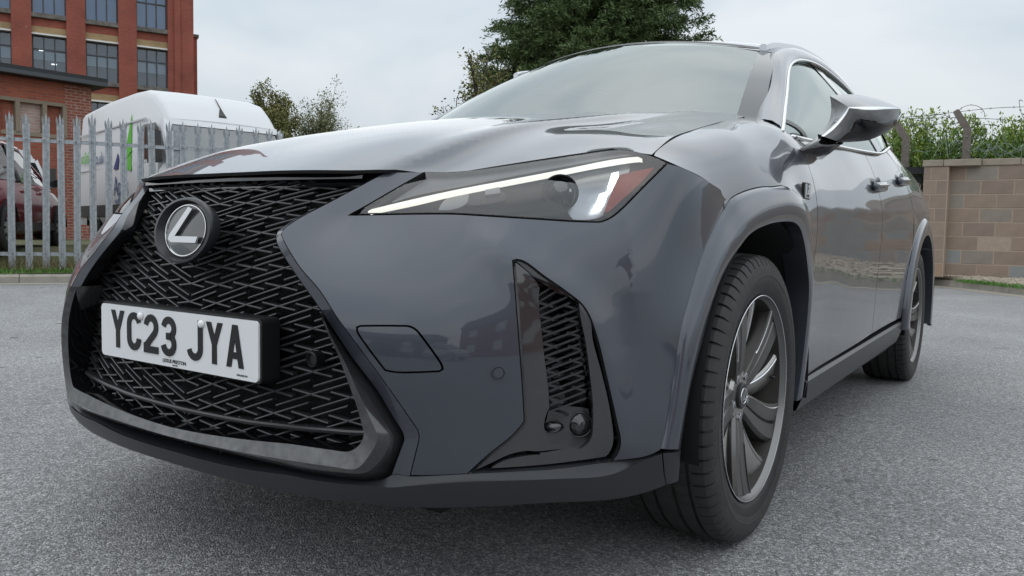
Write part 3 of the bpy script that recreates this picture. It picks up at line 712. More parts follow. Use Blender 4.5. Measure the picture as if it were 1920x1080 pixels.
# ---- side ducts
DU = [empty('bumper_duct'), empty('bumper_duct')]
for e in DU: e.parent = car
duct_in = shrink(duct_px, 5)
def duct_panel(name, px, m, off, h=.01, flange=.01):
    o = panel(name, FC, FC.cast(px, off), m, None, h=h, gap=0., flange=flange, off=off)
    for k in (0, 1): o[k].parent = DU[k]
wall_a = FC.cast3(duct_px, -.001); wall_b = FC.cast3(duct_in, -.012); cl = lambda q: np.concatenate([q, q[:1]])
mb = MB(); mb.loft([cl(wall_a)+[0,.0,0], cl(wall_b)]); o = both(mb, 'duct_edge', 'gloss_grey', None, smooth=True)
for k in (0, 1): o[k].parent = DU[k]
duct_panel('duct_back', duct_px, 'gloss_black', -.065, .016)
# broad face left of the mesh
face_px = path([(964,491),(970,560),(976,640),(982,720),(986,792)], [(986,792),(962,820),(921,852),(882,886)], [(882,886),(925,866),(955,852),(990,845)], [(990,845),(1030,838),(1020,800),(1030,764)], [(1030,764),(1028,730),(1022,680),(1015,620),(1010,560),(1012,540)], [(1012,540),(1000,520),(985,505),(964,491)])
duct_panel('duct_face', face_px, 'gloss_grey', -.010, .01, .05)
top_px = path([(968,490),(985,494),(1020,520),(1060,548),(1082,568)], [(1082,568),(1070,558),(1040,545),(1012,528),(990,508)], [(990,508),(968,490)])
duct_panel('duct_brow', top_px, 'gloss_black', -.006, .008, .05)
post_px = path([(1086,560),(1104,585),(1112,640),(1128,700),(1142,760),(1150,815)], [(1150,815),(1146,842),(1135,856)], [(1135,856),(1080,864),(1010,872),(920,878)], [(920,878),(945,864),(985,855),(1040,850),(1085,842)], [(1085,842),(1105,828),(1112,805)], [(1112,805),(1112,760),(1106,700),(1098,640),(1088,590),(1086,560)])
duct_panel('duct_post', post_px, 'gloss_grey', -.004, .01, .05)
sill_px = path([(1030,762),(1070,762),(1103,766)], [(1103,766),(1106,800),(1100,828),(1085,838)], [(1085,838),(1050,842),(1012,846)], [(1012,846),(1020,810),(1030,762)])
duct_panel('duct_floor', sill_px, 'gloss_grey', -.030, .01, .03)
# crossed slats of the duct
mb = MB()
for i in range(9):
    v0 = 533+25.6*i; xl, xr = 1008+2.9*i, 1078+2.6*i; xr = min(xr, 1105)
    if i < 2: xr = 1050+18*i
    def D(u, v, off=-.016): return FC.cast3([(u, v)], off)[0]
    for (a, b2, st) in (((xl, v0+22), (xr, v0-4), 1), ((xl, v0+34), (xr, v0+9), 0)):
        p, q = D(*a), D(*b2); mid_ = (a[0]*.55+b2[0]*.45, a[1]*.55+b2[1]*.45+10)
        pts = [p, q]+([D(b2[0]-26, b2[1]-8)] if st else [])
        pts = pts if st else [D(a[0]+28, a[1]+8), p, q]
        for m0, m1 in zip(pts[:-1], pts[1:]):
            d = m1-m0; w = np.array([0,.014,0]); up = np.array([0,0,.0020])
            mb.add([m0-up, m1-up, m1-up+w, m0-up+w, m0+up, m1+up, m1+up+w, m0+up+w], [(0,1,2,3),(7,6,5,4),(0,4,5,1),(3,2,6,7),(0,3,7,4),(1,5,6,2)])
o = both(mb, 'duct_mesh', 'grille_black', None)
for k in (0, 1): o[k].parent = DU[k]
# fog lamp and small cornering lamp
for k, s in ((0,1),(1,-1)):
    for (u, v, rx, rz, nm) in ((1086,796,.0215,.021,'fog_lamp'),(1036,800,.0185,.0105,'cornering_lamp')):
        p = FC.cast3([(u, v)], -.028)[0]; e = empty(nm); e.parent = car
        Rz = rotm('Z', math.atan2(.62*s, .78))
        for n2, prof, m, sc_ in (('lamp_bowl', [(.02,.0),(.012,.6),(0,1.)], 'lamp_silver', 1.0), ('lamp_glass', [(-.010,0),(-.008,.45),(-.004,.8),(.0,1.)], 'clear_lens', 1.0), ('lamp_ring', [(-.001,1.),(-.003,1.1),(.006,1.16),(.02,1.1)], 'gloss_black', 1.0), ('lamp_filament', [(-.002,.0),(-.002,.28),(.012,.35)], 'lamp_grey', 1.)):
            mb = MB(); mb.lathe([(h, r) for h, r in prof], 28, 'y'); V = np.array(mb.V)*[rx,1,rz]; V = V@Rz.T+p*[s,1,1]; mb.V = [tuple(q) for q in V]; mb.build(n2, m, e, smooth=True)

# ---- grille
GR = empty('grille'); GR.parent = car
GC = Chart('face', [(0,-.775,.815),(0,-.815,.76),(0,-.850,.70),(0,-.880,.62),(0,-.893,.5),(0,-.900,.36),(0,-.895,.29),(.2,-.765,.815),(.2,-.840,.70),(.2,-.872,.6),(.2,-.884,.5),(.25,-.885,.32),(.36,-.735,.815),(.30,-.822,.70),(.42,-.845,.5),(.40,-.855,.6),(.50,-.838,.36),(.50,-.835,.29),(.42,-.86,.30)], lam=1e-5)
def gpt(x, z, off=0):
    y = -GC.R(np.array([x]), np.array([z]))[0]; return np.array([x, y-off, z])
op_x = lambda z: np.interp(z, [.27,.30,.34,.40,.52,.60,.685,.70,.76,.815], [.455,.482,.500,.490,.440,.378,.290,.294,.345,.400])
zs = [.286]
while zs[-1] < .83: zs.append(zs[-1]+np.interp(zs[-1], [.28,.45,.65,.82], [.043,.040,.033,.025]))
def pitch(z): return np.interp(z, [.28,.45,.65,.82], [.043,.040,.033,.025])
mb = MB(); Wc = .083
def bar(p, q, w=.0019, dep=.011, curve=0):
    n_ = 3; prev = None
    P = [gpt(p[0]+(q[0]-p[0])*t, p[1]+(q[1]-p[1])*t+curve*math.sin(math.pi*t)) for t in np.linspace(0, 1, n_)]
    rows = []
    for r in P: rows.append([r+[0,-.001,0], r+[0,0,w], r+[0,dep,w*1.4], r+[0,dep,-w*1.4], r+[0,0,-w]])
    mb.loft(rows, closed=True, caps=True)
def clip(p, q):
    """part of a segment inside the opening (x > 0 half)"""
    ts = np.linspace(0, 1, 25); ok = [(p[0]+(q[0]-p[0])*t) < op_x(p[1]+(q[1]-p[1])*t)+.012 and .276 < p[1]+(q[1]-p[1])*t < .822 for t in ts]
    if not any(ok): return None
    i0 = ok.index(True); i1 = len(ok)-1-ok[::-1].index(True)
    if i1 <= i0: return None
    f = lambda t: (p[0]+(q[0]-p[0])*t, p[1]+(q[1]-p[1])*t); return f(ts[i0]), f(ts[i1])
for col in range(7):
    x0 = col*Wc; ph = (col*1.06)%1.0
    for z in np.arange(-2, 30):
        # row heights follow the graded pitch; linked chevrons: long arms in pairs, short returns at the tips
        zz = np.interp(z+ph-1, np.arange(-3, len(zs)), np.concatenate([[zs[0]-3*.043, zs[0]-2*.043, zs[0]-.043], zs]), left=-9, right=-9)
        if zz < -1: continue
        P_ = pitch(zz); rise = .73*P_; g = .333*P_; st = .14*P_
        for a, b in (((x0+.05*Wc, zz+.05*rise), (x0+Wc*.995, zz+rise)), ((x0+Wc*.995, zz+rise), (x0+Wc*.50, zz+rise+st)), ((x0+Wc*.005, zz-g), (x0+Wc*.95, zz+rise*.95-g)), ((x0+Wc*.005, zz-g), (x0+Wc*.50, zz-g-st))):
            c_ = clip(a, b)
            if c_: bar(*c_)
mb.mirror(); mb.build('grille_mesh', 'grille_black', GR)
# dark back panel and duct behind the mesh
zz = np.linspace(.262,.83,24); mb = MB()
mb.loft([[gpt(f*(op_x(z)+.03), z, -.030) for f in np.linspace(-1, 1, 21)] for z in zz]); mb.build('grille_back', 'matt_black', GR, smooth=True)
# lower horizontal blade
bq = GC.cast3([(470,792),(520,798),(570,804),(620,808),(655,811),(690,812)], .010); bq = bq[bq[:,0] > .02]; c0 = bq[0].copy(); c0[0] = 0; c0[1] -= .004; c0[2] = bq[0][2]-.004
bq = spline(np.concatenate([[c0], bq]), 30); bq = np.concatenate([(bq*[-1,1,1])[::-1][:-1], bq]); mb = MB()
mb.loft([bq+[0,.04,.004], bq+[0,0,.004], bq+[0,-.003,.001], bq+[0,-.001,-.004], bq+[0,.04,-.006]]); mb.build('grille_blade', 'grille_black', GR, auto=40)
mb = MB(); 
for x in np.arange(-.44,.45,.11):
    mb = MB(); mb.box(gpt(x, .292,.0)+[0,.02,0], (.004,.05,.045)); mb.build('grille_rib', 'satin_black', GR)
# bar under the hood edge
xs_ = np.linspace(-.355,.355,41); 
def hb(x, dy, z): y = -.795+.30*x*x*.9+dy; return (x, y, z)
mb = MB(); mb.loft([[hb(x,.03,.817) for x in xs_], [hb(x,-.004,.812) for x in xs_], [hb(x,-.006,.803) for x in xs_], [hb(x,.012,.800) for x in xs_], [hb(x,.004,.797) for x in xs_], [hb(x,.0,.789) for x in xs_], [hb(x,.03,.785) for x in xs_]]); mb.build('grille_top_bar', 'gloss_black', GR, auto=30)
# emblem housing
em = np.array([0,-.905,.700]); EM = empty('emblem'); EM.parent = car
def ell(rx, rz, dy, n=64, c=em, tilt=.16):
    return [c+np.array([rx*math.cos(t), dy+rz*math.sin(t)*math.sin(tilt), rz*math.sin(t)*math.cos(tilt)]) for t in np.linspace(0, 2*math.pi, n, endpoint=False)]
mb = MB(); mb.loft([ell(.080,.055,.030), ell(.094,.067,.006), ell(.092,.0655,-.002), ell(.085,.061,-.003), ell(.075,.056,.012)], closed=True); mb.build('emblem_housing', 'plastic_grey', EM, auto=60)
mb = MB(); mb.loft([ell(.076,.057,.012), ell(.072,.054,.008), ell(.064,.050,.010)], closed=True); mb.build('emblem_recess', 'gloss_black', EM, smooth=True)
mb = MB(); mb.loft([ell(.0680,.0535,.013), ell(.0665,.052,.006), ell(.0650,.0505,.006), ell(.0635,.049,.011)], closed=True); mb.build('emblem_ring', 'chrome', EM, auto=60)
mat('emblem_face', (.05,.052,.055), .15, metal=.2, coat=1.)
mb = MB(); mb.loft([ell(.0650,.0505,.0085), ell(.03,.027,.006), ell(.001,.001,.005)], closed=True); mb.build('emblem_face', 'emblem_face', EM, smooth=True)
# the slanted L: stem leaning right, foot to the right
def e2(x, z): return em+np.array([x, .0025+z*math.sin(.16)*1.0, z])
stem = [(.011,.0405),(.026,.034),(-.020,-.012),(.046,-.012),(.046,-.021),(-.030,-.021),(-.036,-.015),(-.034,-.008)]
stem = [(.012,.040),(.024,.0365),(-.017,-.010),(.050,-.010),(.046,-.0205),(-.026,-.0205),(-.036,-.016),(-.034,-.008)]
mb = MB(); mb.prism([e2(x*1.12-.002, z*1.17) for x, z in stem], (0,-.004,0)); mb.build('emblem_letter', 'satin_chrome', EM, auto=30)
# front sensor in grille
p = at(590,673,y=-.872); mb = MB(); mb.lathe([(-.004,0),(-.004,.010),(-.009,.0115),(-.008,.014),(.03,.015)], 28, 'y', p); both(mb, 'grille_sensor', 'satin_black', GR, auto=50)

# ---- number plate
PL = empty('number_plate'); PL.parent = car
py, pz = -.9277, .4847
def rrect(w, h, r, n=6):
    out = []
    for cx, cz, t0 in ((w/2-r, h/2-r, 0), (-w/2+r, h/2-r, 90), (-w/2+r, -h/2+r, 180), (w/2-r, -h/2+r, 270)):
        for k in range(n+1): t = math.radians(t0+90*k/n); out.append((cx+r*math.cos(t), cz+r*math.sin(t)))
    return out
mb = MB(); mb.prism([(x, py, pz+z) for x, z in rrect(.520,.111,.010)], (0,.004,0)); mb.build('plate_face', 'plate_white', PL)
mb = MB(); mb.prism([(x, py+.0045, pz+.001+z) for x, z in rrect(.529,.119,.011)], (0,.040,0)); mb.build('plate_block', 'satin_black', PL, auto=30)
# characters 79 x 50 mm with 14 mm strokes
def strokes_to_mesh(mb, polys, ox, oz, y, d=.0012):
    for i, P in enumerate(polys): mb.prism([(ox+x, y, oz+z) for x, z in P], (0,-d-.00004*i,0))
def arcpts(cx, cz, rx, rz, t0, t1, n=10): return [(cx+rx*math.cos(math.radians(t)), cz+rz*math.sin(math.radians(t))) for t in np.linspace(t0, t1, n)]
def ribbon(P, w=14.):
    P = np.array(P, float); T = np.gradient(P, axis=0); T /= np.linalg.norm(T, axis=1)[:,None]; N = np.stack([-T[:,1], T[:,0]], 1)
    # mitre for straight polylines
    L, Rr = P+N*w/2, P-N*w/2; out = []
    for i in range(len(P)-1): out.append([tuple(Rr[i]), tuple(Rr[i+1]), tuple(L[i+1]), tuple(L[i])])
    return out
def char(c):
    q = []
    if c == 'Y': q = [[(0,79),(15,79),(32,36),(18,36)], [(50,79),(35,79),(18,36),(32,36)], [(18,36),(32,36),(32,0),(18,0)]]
    elif c == 'A': q = [[(0,0),(14,0),(31,79),(17.5,79)], [(50,0),(36,0),(19,79),(32.5,79)], [(10,16),(40,16),(37.5,28.5),(12.5,28.5)]]
    elif c == 'C': q = ribbon(arcpts(25,54,18,18,0,90,8)[1:]+arcpts(25,54,18,18,90,180,8)+arcpts(25,25,18,18,180,360,16)[:]); 
    elif c == '2': q = ribbon(arcpts(25,54,18,18,172,-30,18)+[(38,41),(12,18),(9,12)][:2]+[(10,15)]); q += [[(0,14),(50,14),(50,0),(0,0)], [(0,14),(0,20),(14,24),(20,14)]]
    elif c == '3': q = ribbon(arcpts(25,55.5,17.5,16.5,170,-78,18)); q += ribbon(arcpts(25,24,18,17,78,-170,18)); q += [[(18,33),(32,33),(32,46.5),(18,46.5)]]
    elif c == 'J': q = ribbon(arcpts(25,24,18,17,190,360,14)+[(43,30),(43,79)])
    return q
layout = [('Y',-.222),('C',-.161),('2',-.100),('3',-.039),('J',.046),('Y',.107),('A',.168)]
for ch_, ox in layout:
    mb = MB(); polys = [[(x/1000, z/1000) for x, z in P] for P in char(ch_)]; strokes_to_mesh(mb, polys, ox+.002, pz-.0375+.003, py-.0002); mb.build('plate_character', 'plate_ink', PL)
for x in (at(263,593,y=-.93)[0], at(377,609,y=-.93)[0]):
    mb = MB(); mb.lathe([(-.006,0),(-.006,.004),(-.004,.007),(.0,.0075)], 18, 'y', (x, py-.001, pz+.0385)); mb.build('plate_screw', 'plate_screw', PL, smooth=True)
def text(name, s, size, loc, rot, m, parent, depth=.0003, align='CENTER', sx=1.):
    cu = bpy.data.curves.new(name, 'FONT'); cu.body = s; cu.size = size; cu.extrude = depth; cu.align_x = align; cu.align_y = 'CENTER'; cu.resolution_u = 3
    t = bpy.data.objects.new(name, cu); COL.objects.link(t); dg = bpy.context.evaluated_depsgraph_get(); me = bpy.data.meshes.new_from_object(t.evaluated_get(dg)); bpy.data.objects.remove(t)
    Rm = np.array(rot); V = np.empty(len(me.vertices)*3); me.vertices.foreach_get('co', V); V = V.reshape(-1, 3)*[sx,1,1]; V = V@Rm.T+np.array(loc); me.vertices.foreach_set('co', V.ravel()); me.update()
    me.materials.clear(); return link(name, me, m, parent)
FRONT = np.array([[1,0,0],[0,0,-1],[0,1,0]]).astype(float)
text('plate_lettering', 'LEXUS PRESTON', .0105, (.005,py-.0006,pz-.0445), FRONT, 'plate_ink', PL)
text('plate_lettering', 'BS AU 145e', .0034, (.008,py-.0006,pz-.0515), FRONT, 'plate_ink', PL)
text('plate_lettering', 'GB PLATES LTD', .0045, (.215,py-.0006,pz-.0475), FRONT, 'plate_ink', PL)

# ---- door mirror
MI = [empty('door_mirror'), empty('door_mirror')]
for e in MI: e.parent = car
def mpart(mb, name, m, **k):
    o = both(mb, name, m, None, **k)
    for i in (0, 1): o[i].parent = MI[i]
# sections from the arm joint to the tip: (pixel, lateral x) of top-back edge, cap edge, chrome edge, belly, underside
secs = [[(1534,252,.50),(1540,255,.46),(1549,257,.445),(1565,263,.45),(1580,267,.50)],
        [(1556,222,.56),(1571,227,.50),(1579,231,.485),(1594,250,.48),(1602,266,.53)],
        [(1556,180,.59),(1591,201,.50),(1594,204,.492),(1612,236,.485),(1628,263,.54)],
        [(1600,177,.63),(1626,200,.50),(1632,211,.492),(1642,232,.49),(1655,252,.55)],
        [(1650,186,.64),(1660,200.5,.54),(1662,208,.535),(1668,225,.54),(1676,238,.58)],
        [(1686,200,.63),(1687,203,.60),(1687,206,.60),(1687,212,.605),(1685,222,.62)]]
S3 = np.array([[at(u, v, y=y) for u, v, y in s_] for s_ in secs])
S3[:,2] = S3[:,1]*.45+S3[:,2]*.55
S_in = np.stack([spline(S3[:3,j], 12) for j in range(5)], 1); S_out = np.stack([spline(S3[2:,j], 17) for j in range(5)], 1); S3 = np.concatenate([S_in[:-1], S_out])
def srows(j0, j1, n, bul, SS=None):
    out = []
    for r in (S3 if SS is None else SS):
        P_ = [r[j0]+(r[j1]-r[j0])*t for t in np.linspace(0, 1, n)]
        c_ = np.array([0,.12,0])+r.mean(0)
        for i, t in enumerate(np.linspace(0, 1, n)):
            d_ = P_[i]-c_; P_[i] = P_[i]+d_/np.linalg.norm(d_)*bul*4*t*(1-t)
        out.append(P_)
    return out
mb = MB(); mb.loft(srows(0, 1, 7, .003, S_out)); mpart(mb, 'mirror_cap', 'paint', smooth=True)
mb = MB(); mb.loft(srows(0, 1, 7, -.004, S_in)); mpart(mb, 'mirror_inner_face', 'gloss_grey', smooth=True)
mb = MB(); mb.loft(srows(1, 2, 4, .002)); mpart(mb, 'mirror_chrome_strip', 'chrome', smooth=True)
low_ = [[r[2]+(r[3]-r[2])*t*2 if t < .5 else r[3]+(r[4]-r[3])*(t-.5)*2 for t in np.linspace(0, 1, 11)] for r in S3]
mb = MB(); mb.loft([spline(np.array([r[2], r[3], r[4]]), 11) for r in S3]); mpart(mb, 'mirror_belly', 'gloss_black', smooth=True)
bk0 = S3[:,0]+[-.004,.045,-.004]; bk1 = S3[:,4]+[0,.045,.012]
mb = MB(); mb.loft([S3[:,0], bk0, (bk0+bk1)/2+[0,.012,0], bk1, S3[:,4]]); mpart(mb, 'mirror_back', 'gloss_black', smooth=True)
mb = MB(); mb.loft([S3[12:26,0]+[.0,.062,-.02], S3[12:26,4]+[0,.062,.03]]); mpart(mb, 'mirror_glass', 'chrome', smooth=True)
def armring(pts): return [np.array(p) for p in pts]
a0t, a0b = at(1497,281,x=.853), at(1541,299,x=.868); a1t, a1b = at(1516,268,y=.45), at(1556,288,y=.46); a2t, a2b = at(1534,253,y=.49), at(1580,269,y=.49)
def ar(t_, b_, w): 
    m_ = (t_+b_)/2; return [t_, m_*.5+t_*.5+[.006,-w,0], m_+[.010,-w*1.2,-.002], m_*.5+b_*.5+[.006,-w,0], b_, m_+[-.01,w*2.2,0]]
mb = MB(); mb.loft([ar(a0t+[-.03,0,0], a0b+[-.03,0,0], .012), ar(a0t, a0b, .014), ar(a1t, a1b, .014), ar(a2t, a2b, .014)], closed=True, caps=True); mpart(mb, 'mirror_arm', 'gloss_black', smooth=True)
mb = MB(); mb.tube([a2t, (a2t+a2b)/2+[.012,-.018,-.001], a2b], .0028, 6); mpart(mb, 'mirror_hinge_gap', 'matt_black', smooth=True)

# ---- door handles
for y0, z0 in ((1.30,.905),(1.86,.962)):
    pts = []
    xb = SCH.P(yz([(y0, z0)]))[0][0]
    e = [empty('door_handle'), empty('door_handle')]
    for q in e: q.parent = car
    mb = MB(); rows = []
    for t in np.linspace(0, 1, 14):
        y = y0+.235*t; bow = .022*math.sin(math.pi*min(1, max(0, t*.9+.05)))**.6+.004; z = z0+.012*t
        w = .015+.003*math.sin(math.pi*t)
        rows.append([(xb+bow-.012, y, z+w*.5), (xb+bow, y, z+w), (xb+bow+.006, y, z+w*.3), (xb+bow+.004, y, z-w*.7), (xb+bow-.004, y, z-w), (xb+bow-.014, y, z-w*.5)])
    mb.loft(rows, closed=True, caps=True); o = both(mb, 'handle_grip', 'paint', None, smooth=True)
    mb = MB(); mb.tube([np.array(r[2])+[.0015,0,.002] for r in rows[1:-1]], .0032, 6); o2 = both(mb, 'handle_chrome', 'chrome', None, smooth=True)
    # dished cup behind the grip
    ring = lambda s_, dx: [(xb+dx+.0015, y0+.10+.075*s_*math.cos(t), z0+.006+.036*s_*math.sin(t)) for t in np.linspace(0, 2*math.pi, 32, endpoint=False)]
    mb = MB(); mb.loft([ring(1.0,.001), ring(.97,.0025), ring(.9,.001), ring(.5,-.008), ring(.02,-.010)], closed=True); o3 = both(mb, 'handle_cup', 'paint', None, smooth=True)
    for k in (0, 1):
        for q in (o, o2, o3): q[k].parent = e[k]
# fender badge
b0 = SCH.P(yz([(.297,.832)]))[0]
for k, s in ((0,1),(1,-1)):
    e = empty('fender_badge'); e.parent = car
    mb = MB(); mb.box((s*(b0[0]+.003),b0[1],b0[2]),(.007,.058,.042)); mb.build('badge_plate', 'gloss_black', e)
    mb = MB(); mb.box((s*(b0[0]+.0072),b0[1]+.003*s,b0[2]),(.002,.050,.036)); mb.build('badge_face', 'badge_silver', e)
    Rr = np.array([[0,0,s],[s,0,0],[0,1,0]]).astype(float)
    text('badge_letter', 'F', .036, (s*(b0[0]+.0086),b0[1],b0[2]+.005), Rr, 'gloss_black', e); text('badge_letter', 'SPORT', .010, (s*(b0[0]+.0086),b0[1],b0[2]-.013), Rr, 'gloss_black', e)

# ---- wheels
def tyre_mesh():
    # half profile: lateral offset, radius, groove flag
    pr = [(-.092,.232),(-.098,.238),(-.105,.252),(-.1120,.276),(-.1125,.292),(-.109,.312),(-.102,.325),(-.094,.3315),(-.086,.3335),(-.072,.3350)]
    tr = [(-.064,.3355),(-.0635,.329),(-.0560,.329),(-.0555,.3360),(-.028,.3365),(-.0275,.3295),(-.019,.3295),(-.0185,.3366)]
    full = pr+tr; full = full+[(-h, r) for h, r in full[::-1]]
    np_ = 68; fr_s = (0., .035, .17, .205, .60); n_ = np_*5; m_ = len(full); V = []
    for i in range(n_):
        k_, q_ = divmod(i, 5); t = 2*math.pi*(k_+fr_s[q_])/np_; gq = q_ in (1, 2)
        for j, (h, r) in enumerate(full):
            t_ = t; rr_ = r
            if j >= m_//2: t_ = t+math.pi/np_
            if 5 <= j <= 9 and gq or m_-10 <= j <= m_-6 and gq: rr_ = r-.0065 if j not in (5, m_-6) else r-.002
            elif 12 <= j <= 14 and gq or m_-15 <= j <= m_-13 and gq: rr_ = r-.0015
            V.append((h, rr_*math.cos(t_), rr_*math.sin(t_)))
    F = [(i*m_+j, i*m_+j+1, ((i+1)%n_)*m_+j+1, ((i+1)%n_)*m_+j) for i in range(n_) for j in range(m_-1)]
    mb = MB(); mb.V = [tuple(v) for v in V]; mb.F = F
    return mb
mbt = tyre_mesh()
def raised_text(s_, r0_, t0, hgt, dt):
    """lettering on the sidewall: short bars standing in for raised rubber blocks"""
    return
wheels = []
def lathe_obj(name, prof, n_, m, parent, auto=None, closed=False):
    mb = MB(); mb.lathe(prof, n_, 'x', closed=closed); return mb.build(name, m, parent, smooth=not auto, auto=auto)
W0 = empty('wheel'); W0.parent = car
o = mbt.build('tyre', 'rubber', W0, auto=24)
mb = MB(); mb.lathe([(.1127,.284),(.1135,.2865),(.1135,.289),(.1127,.2915)], 160, 'x'); mb.build('tyre_rib', 'rubber', W0, smooth=True)
mb = MB()
for k in range(150):
    t = 2*math.pi*k/150; R_ = rotm('X', t); mb.add((np.array([(.1085,.252,-.0016),(.1085,.252,.0016),(.1128,.272,.0016),(.1128,.272,-.0016),(.1075,.252,0),(.1110,.272,0)])@R_.T), [(0,1,2,3)])
mb.build('tyre_serration', 'satin_black', W0)
lathe_obj('rim_edge', [(.1030,.2405),(.1045,.2408),(.1052,.2398),(.1046,.2384)], 96, 'alloy_bright', W0, auto=50)
lathe_obj('rim_lip', [(.1046,.2384),(.1000,.2372),(.090,.2300)], 96, 'rim_dark', W0, auto=50)
lathe_obj('rim_barrel', [(.091,.2295),(.07,.222),(.02,.212),(-.06,.208),(-.10,.225),(-.105,.238)], 96, 'alloy_barrel', W0)
lathe_obj('brake_disc', [(.012,.06),(.012,.150),(-.012,.150)], 64, 'satin_chrome', W0, auto=40)
lathe_obj('hub', [(-.05,.07),(.055,.066),(.062,.058),(.062,.031)], 48, 'alloy', W0, auto=40)
lathe_obj('centre_cap', [(.060,.0315),(.069,.031),(.071,.028),(.0695,.024),(.0715,.012),(.072,0)], 40, 'lamp_grey', W0, auto=50)
# slanted letter in a ring on the cap
mb = MB(); mb.tube([(.0715,.0215*math.cos(t),.0185*math.sin(t)) for t in np.linspace(0, 2*math.pi, 40)], .0014, 6, cap=False); mb.prism([(.0712,y,z) for y, z in ((.007,.016),(.011,.014),(-.006,-.005),(.017,-.005),(.015,-.009),(-.012,-.009))], (.003,0,0)); mb.build('cap_emblem', 'chrome', W0)
def spoke(t0, r_in, r_out, half, height, sweep, prof, name, m, twist=0., nst=9):
    """radial loft; prof = [(lateral fraction, drop)]"""
    rows = []
    for s_ in np.linspace(0, 1, nst):
        r = r_in+(r_out-r_in)*s_; t = t0+sweep*s_*s_; hw = half(s_); x = height(s_)
        row = []
        for f, d in prof:
            lt_ = f*hw; R_ = math.hypot(r, lt_*.0); tt = t+math.atan2(lt_, r)
            row.append((x-d+twist*f*.01, math.hypot(r, lt_)*math.cos(tt), math.hypot(r, lt_)*math.sin(tt)))
        rows.append(row)
    mb = MB(); mb.loft(rows); return mb.build(name, m, W0, auto=30)
for k in range(5):
    t0 = math.radians(90+20+72*k)
    # broad twin-faced spoke: a flat dark face and a deep shoulder, machined along one edge
    hA = lambda s_: .024+.031*s_**.8; xA = lambda s_: .064+.030*s_**.8
    spoke(t0, .045, .2375, hA, xA, .16, [(-1.0,.060),(-.98,.010),(-.80,.002),(-.08,.004),(.0,.011),(.10,.004),(.86,.0),(1.0,.002),(1.02,.055)], 'spoke', 'alloy_dark', nst=13)
    spoke(t0, .11, .2380, lambda s_: hA((s_*.128+.065)/.1925), lambda s_: xA((s_*.128+.065)/.1925)+.0008, .142, [(.90,.0),(1.0,.0018)], 'spoke_edge', 'alloy_bright')
    hB = lambda s_: .015+.027*s_; xB = lambda s_: .050+.036*s_
    spoke(t0+math.radians(34), .050, .2375, hB, xB, .20, [(-1.05,.055),(-1.0,.020),(-.55,.010),(.35,.001),(.8,.0),(1.0,.004),(1.05,.055)], 'spoke', 'alloy', nst=13)
    spoke(t0+math.radians(34), .085, .2380, lambda s_: hB((s_*.153+.035)/.1875), lambda s_: xB((s_*.153+.035)/.1875)+.0010, .19, [(.70,.0),(.98,.0032)], 'spoke_edge', 'alloy_bright')
    tb = t0+math.radians(15); mb = MB(); mb.lathe([(.055,.010),(.066,.010),(.067,.007),(.060,.006)], 10, 'x', (0,.052*math.cos(tb),.052*math.sin(tb))); mb.build('wheel_nut', 'satin_chrome', W0)
tv = math.radians(5); mb = MB(); mb.tube([(.055,.215*math.cos(tv),.215*math.sin(tv)),(.085,.200*math.cos(tv),.200*math.sin(tv))], .004, 8); mb.build('valve_stem', 'satin_black', W0, smooth=True)
kids = list(W0.children)
W0.location = (.775, 0, .335)
for (x, y, flip, rx) in ((.780,2.64,0,.5),(-.775,0,1,.2),(-.780,2.64,1,.9)):
    w = W0.copy(); COL.objects.link(w); w.parent = car; w.location = (x, y, .335); w.rotation_euler = (rx, 0, math.pi if flip else 0)
    for c_ in kids:
        q = c_.copy(); COL.objects.link(q); q.parent = w
# ================================================================== SETTING
def W(u, d, z):
    """point at depth d (m) along the view axis in picture column u, at height z"""
    v = 540-FPX*(((z-CAM[2])/d-_f[2]-_r[2]*(u-960)/FPX)/_u[2]); return CAM+d*ray(u, v)
def on_plane(u, v, P0, n):
    d = ray(u, v); return CAM+d*(np.dot(np.array(P0)-CAM, n)/np.dot(d, n))
def nodes_of(m): return m.node_tree.nodes, m.node_tree.links
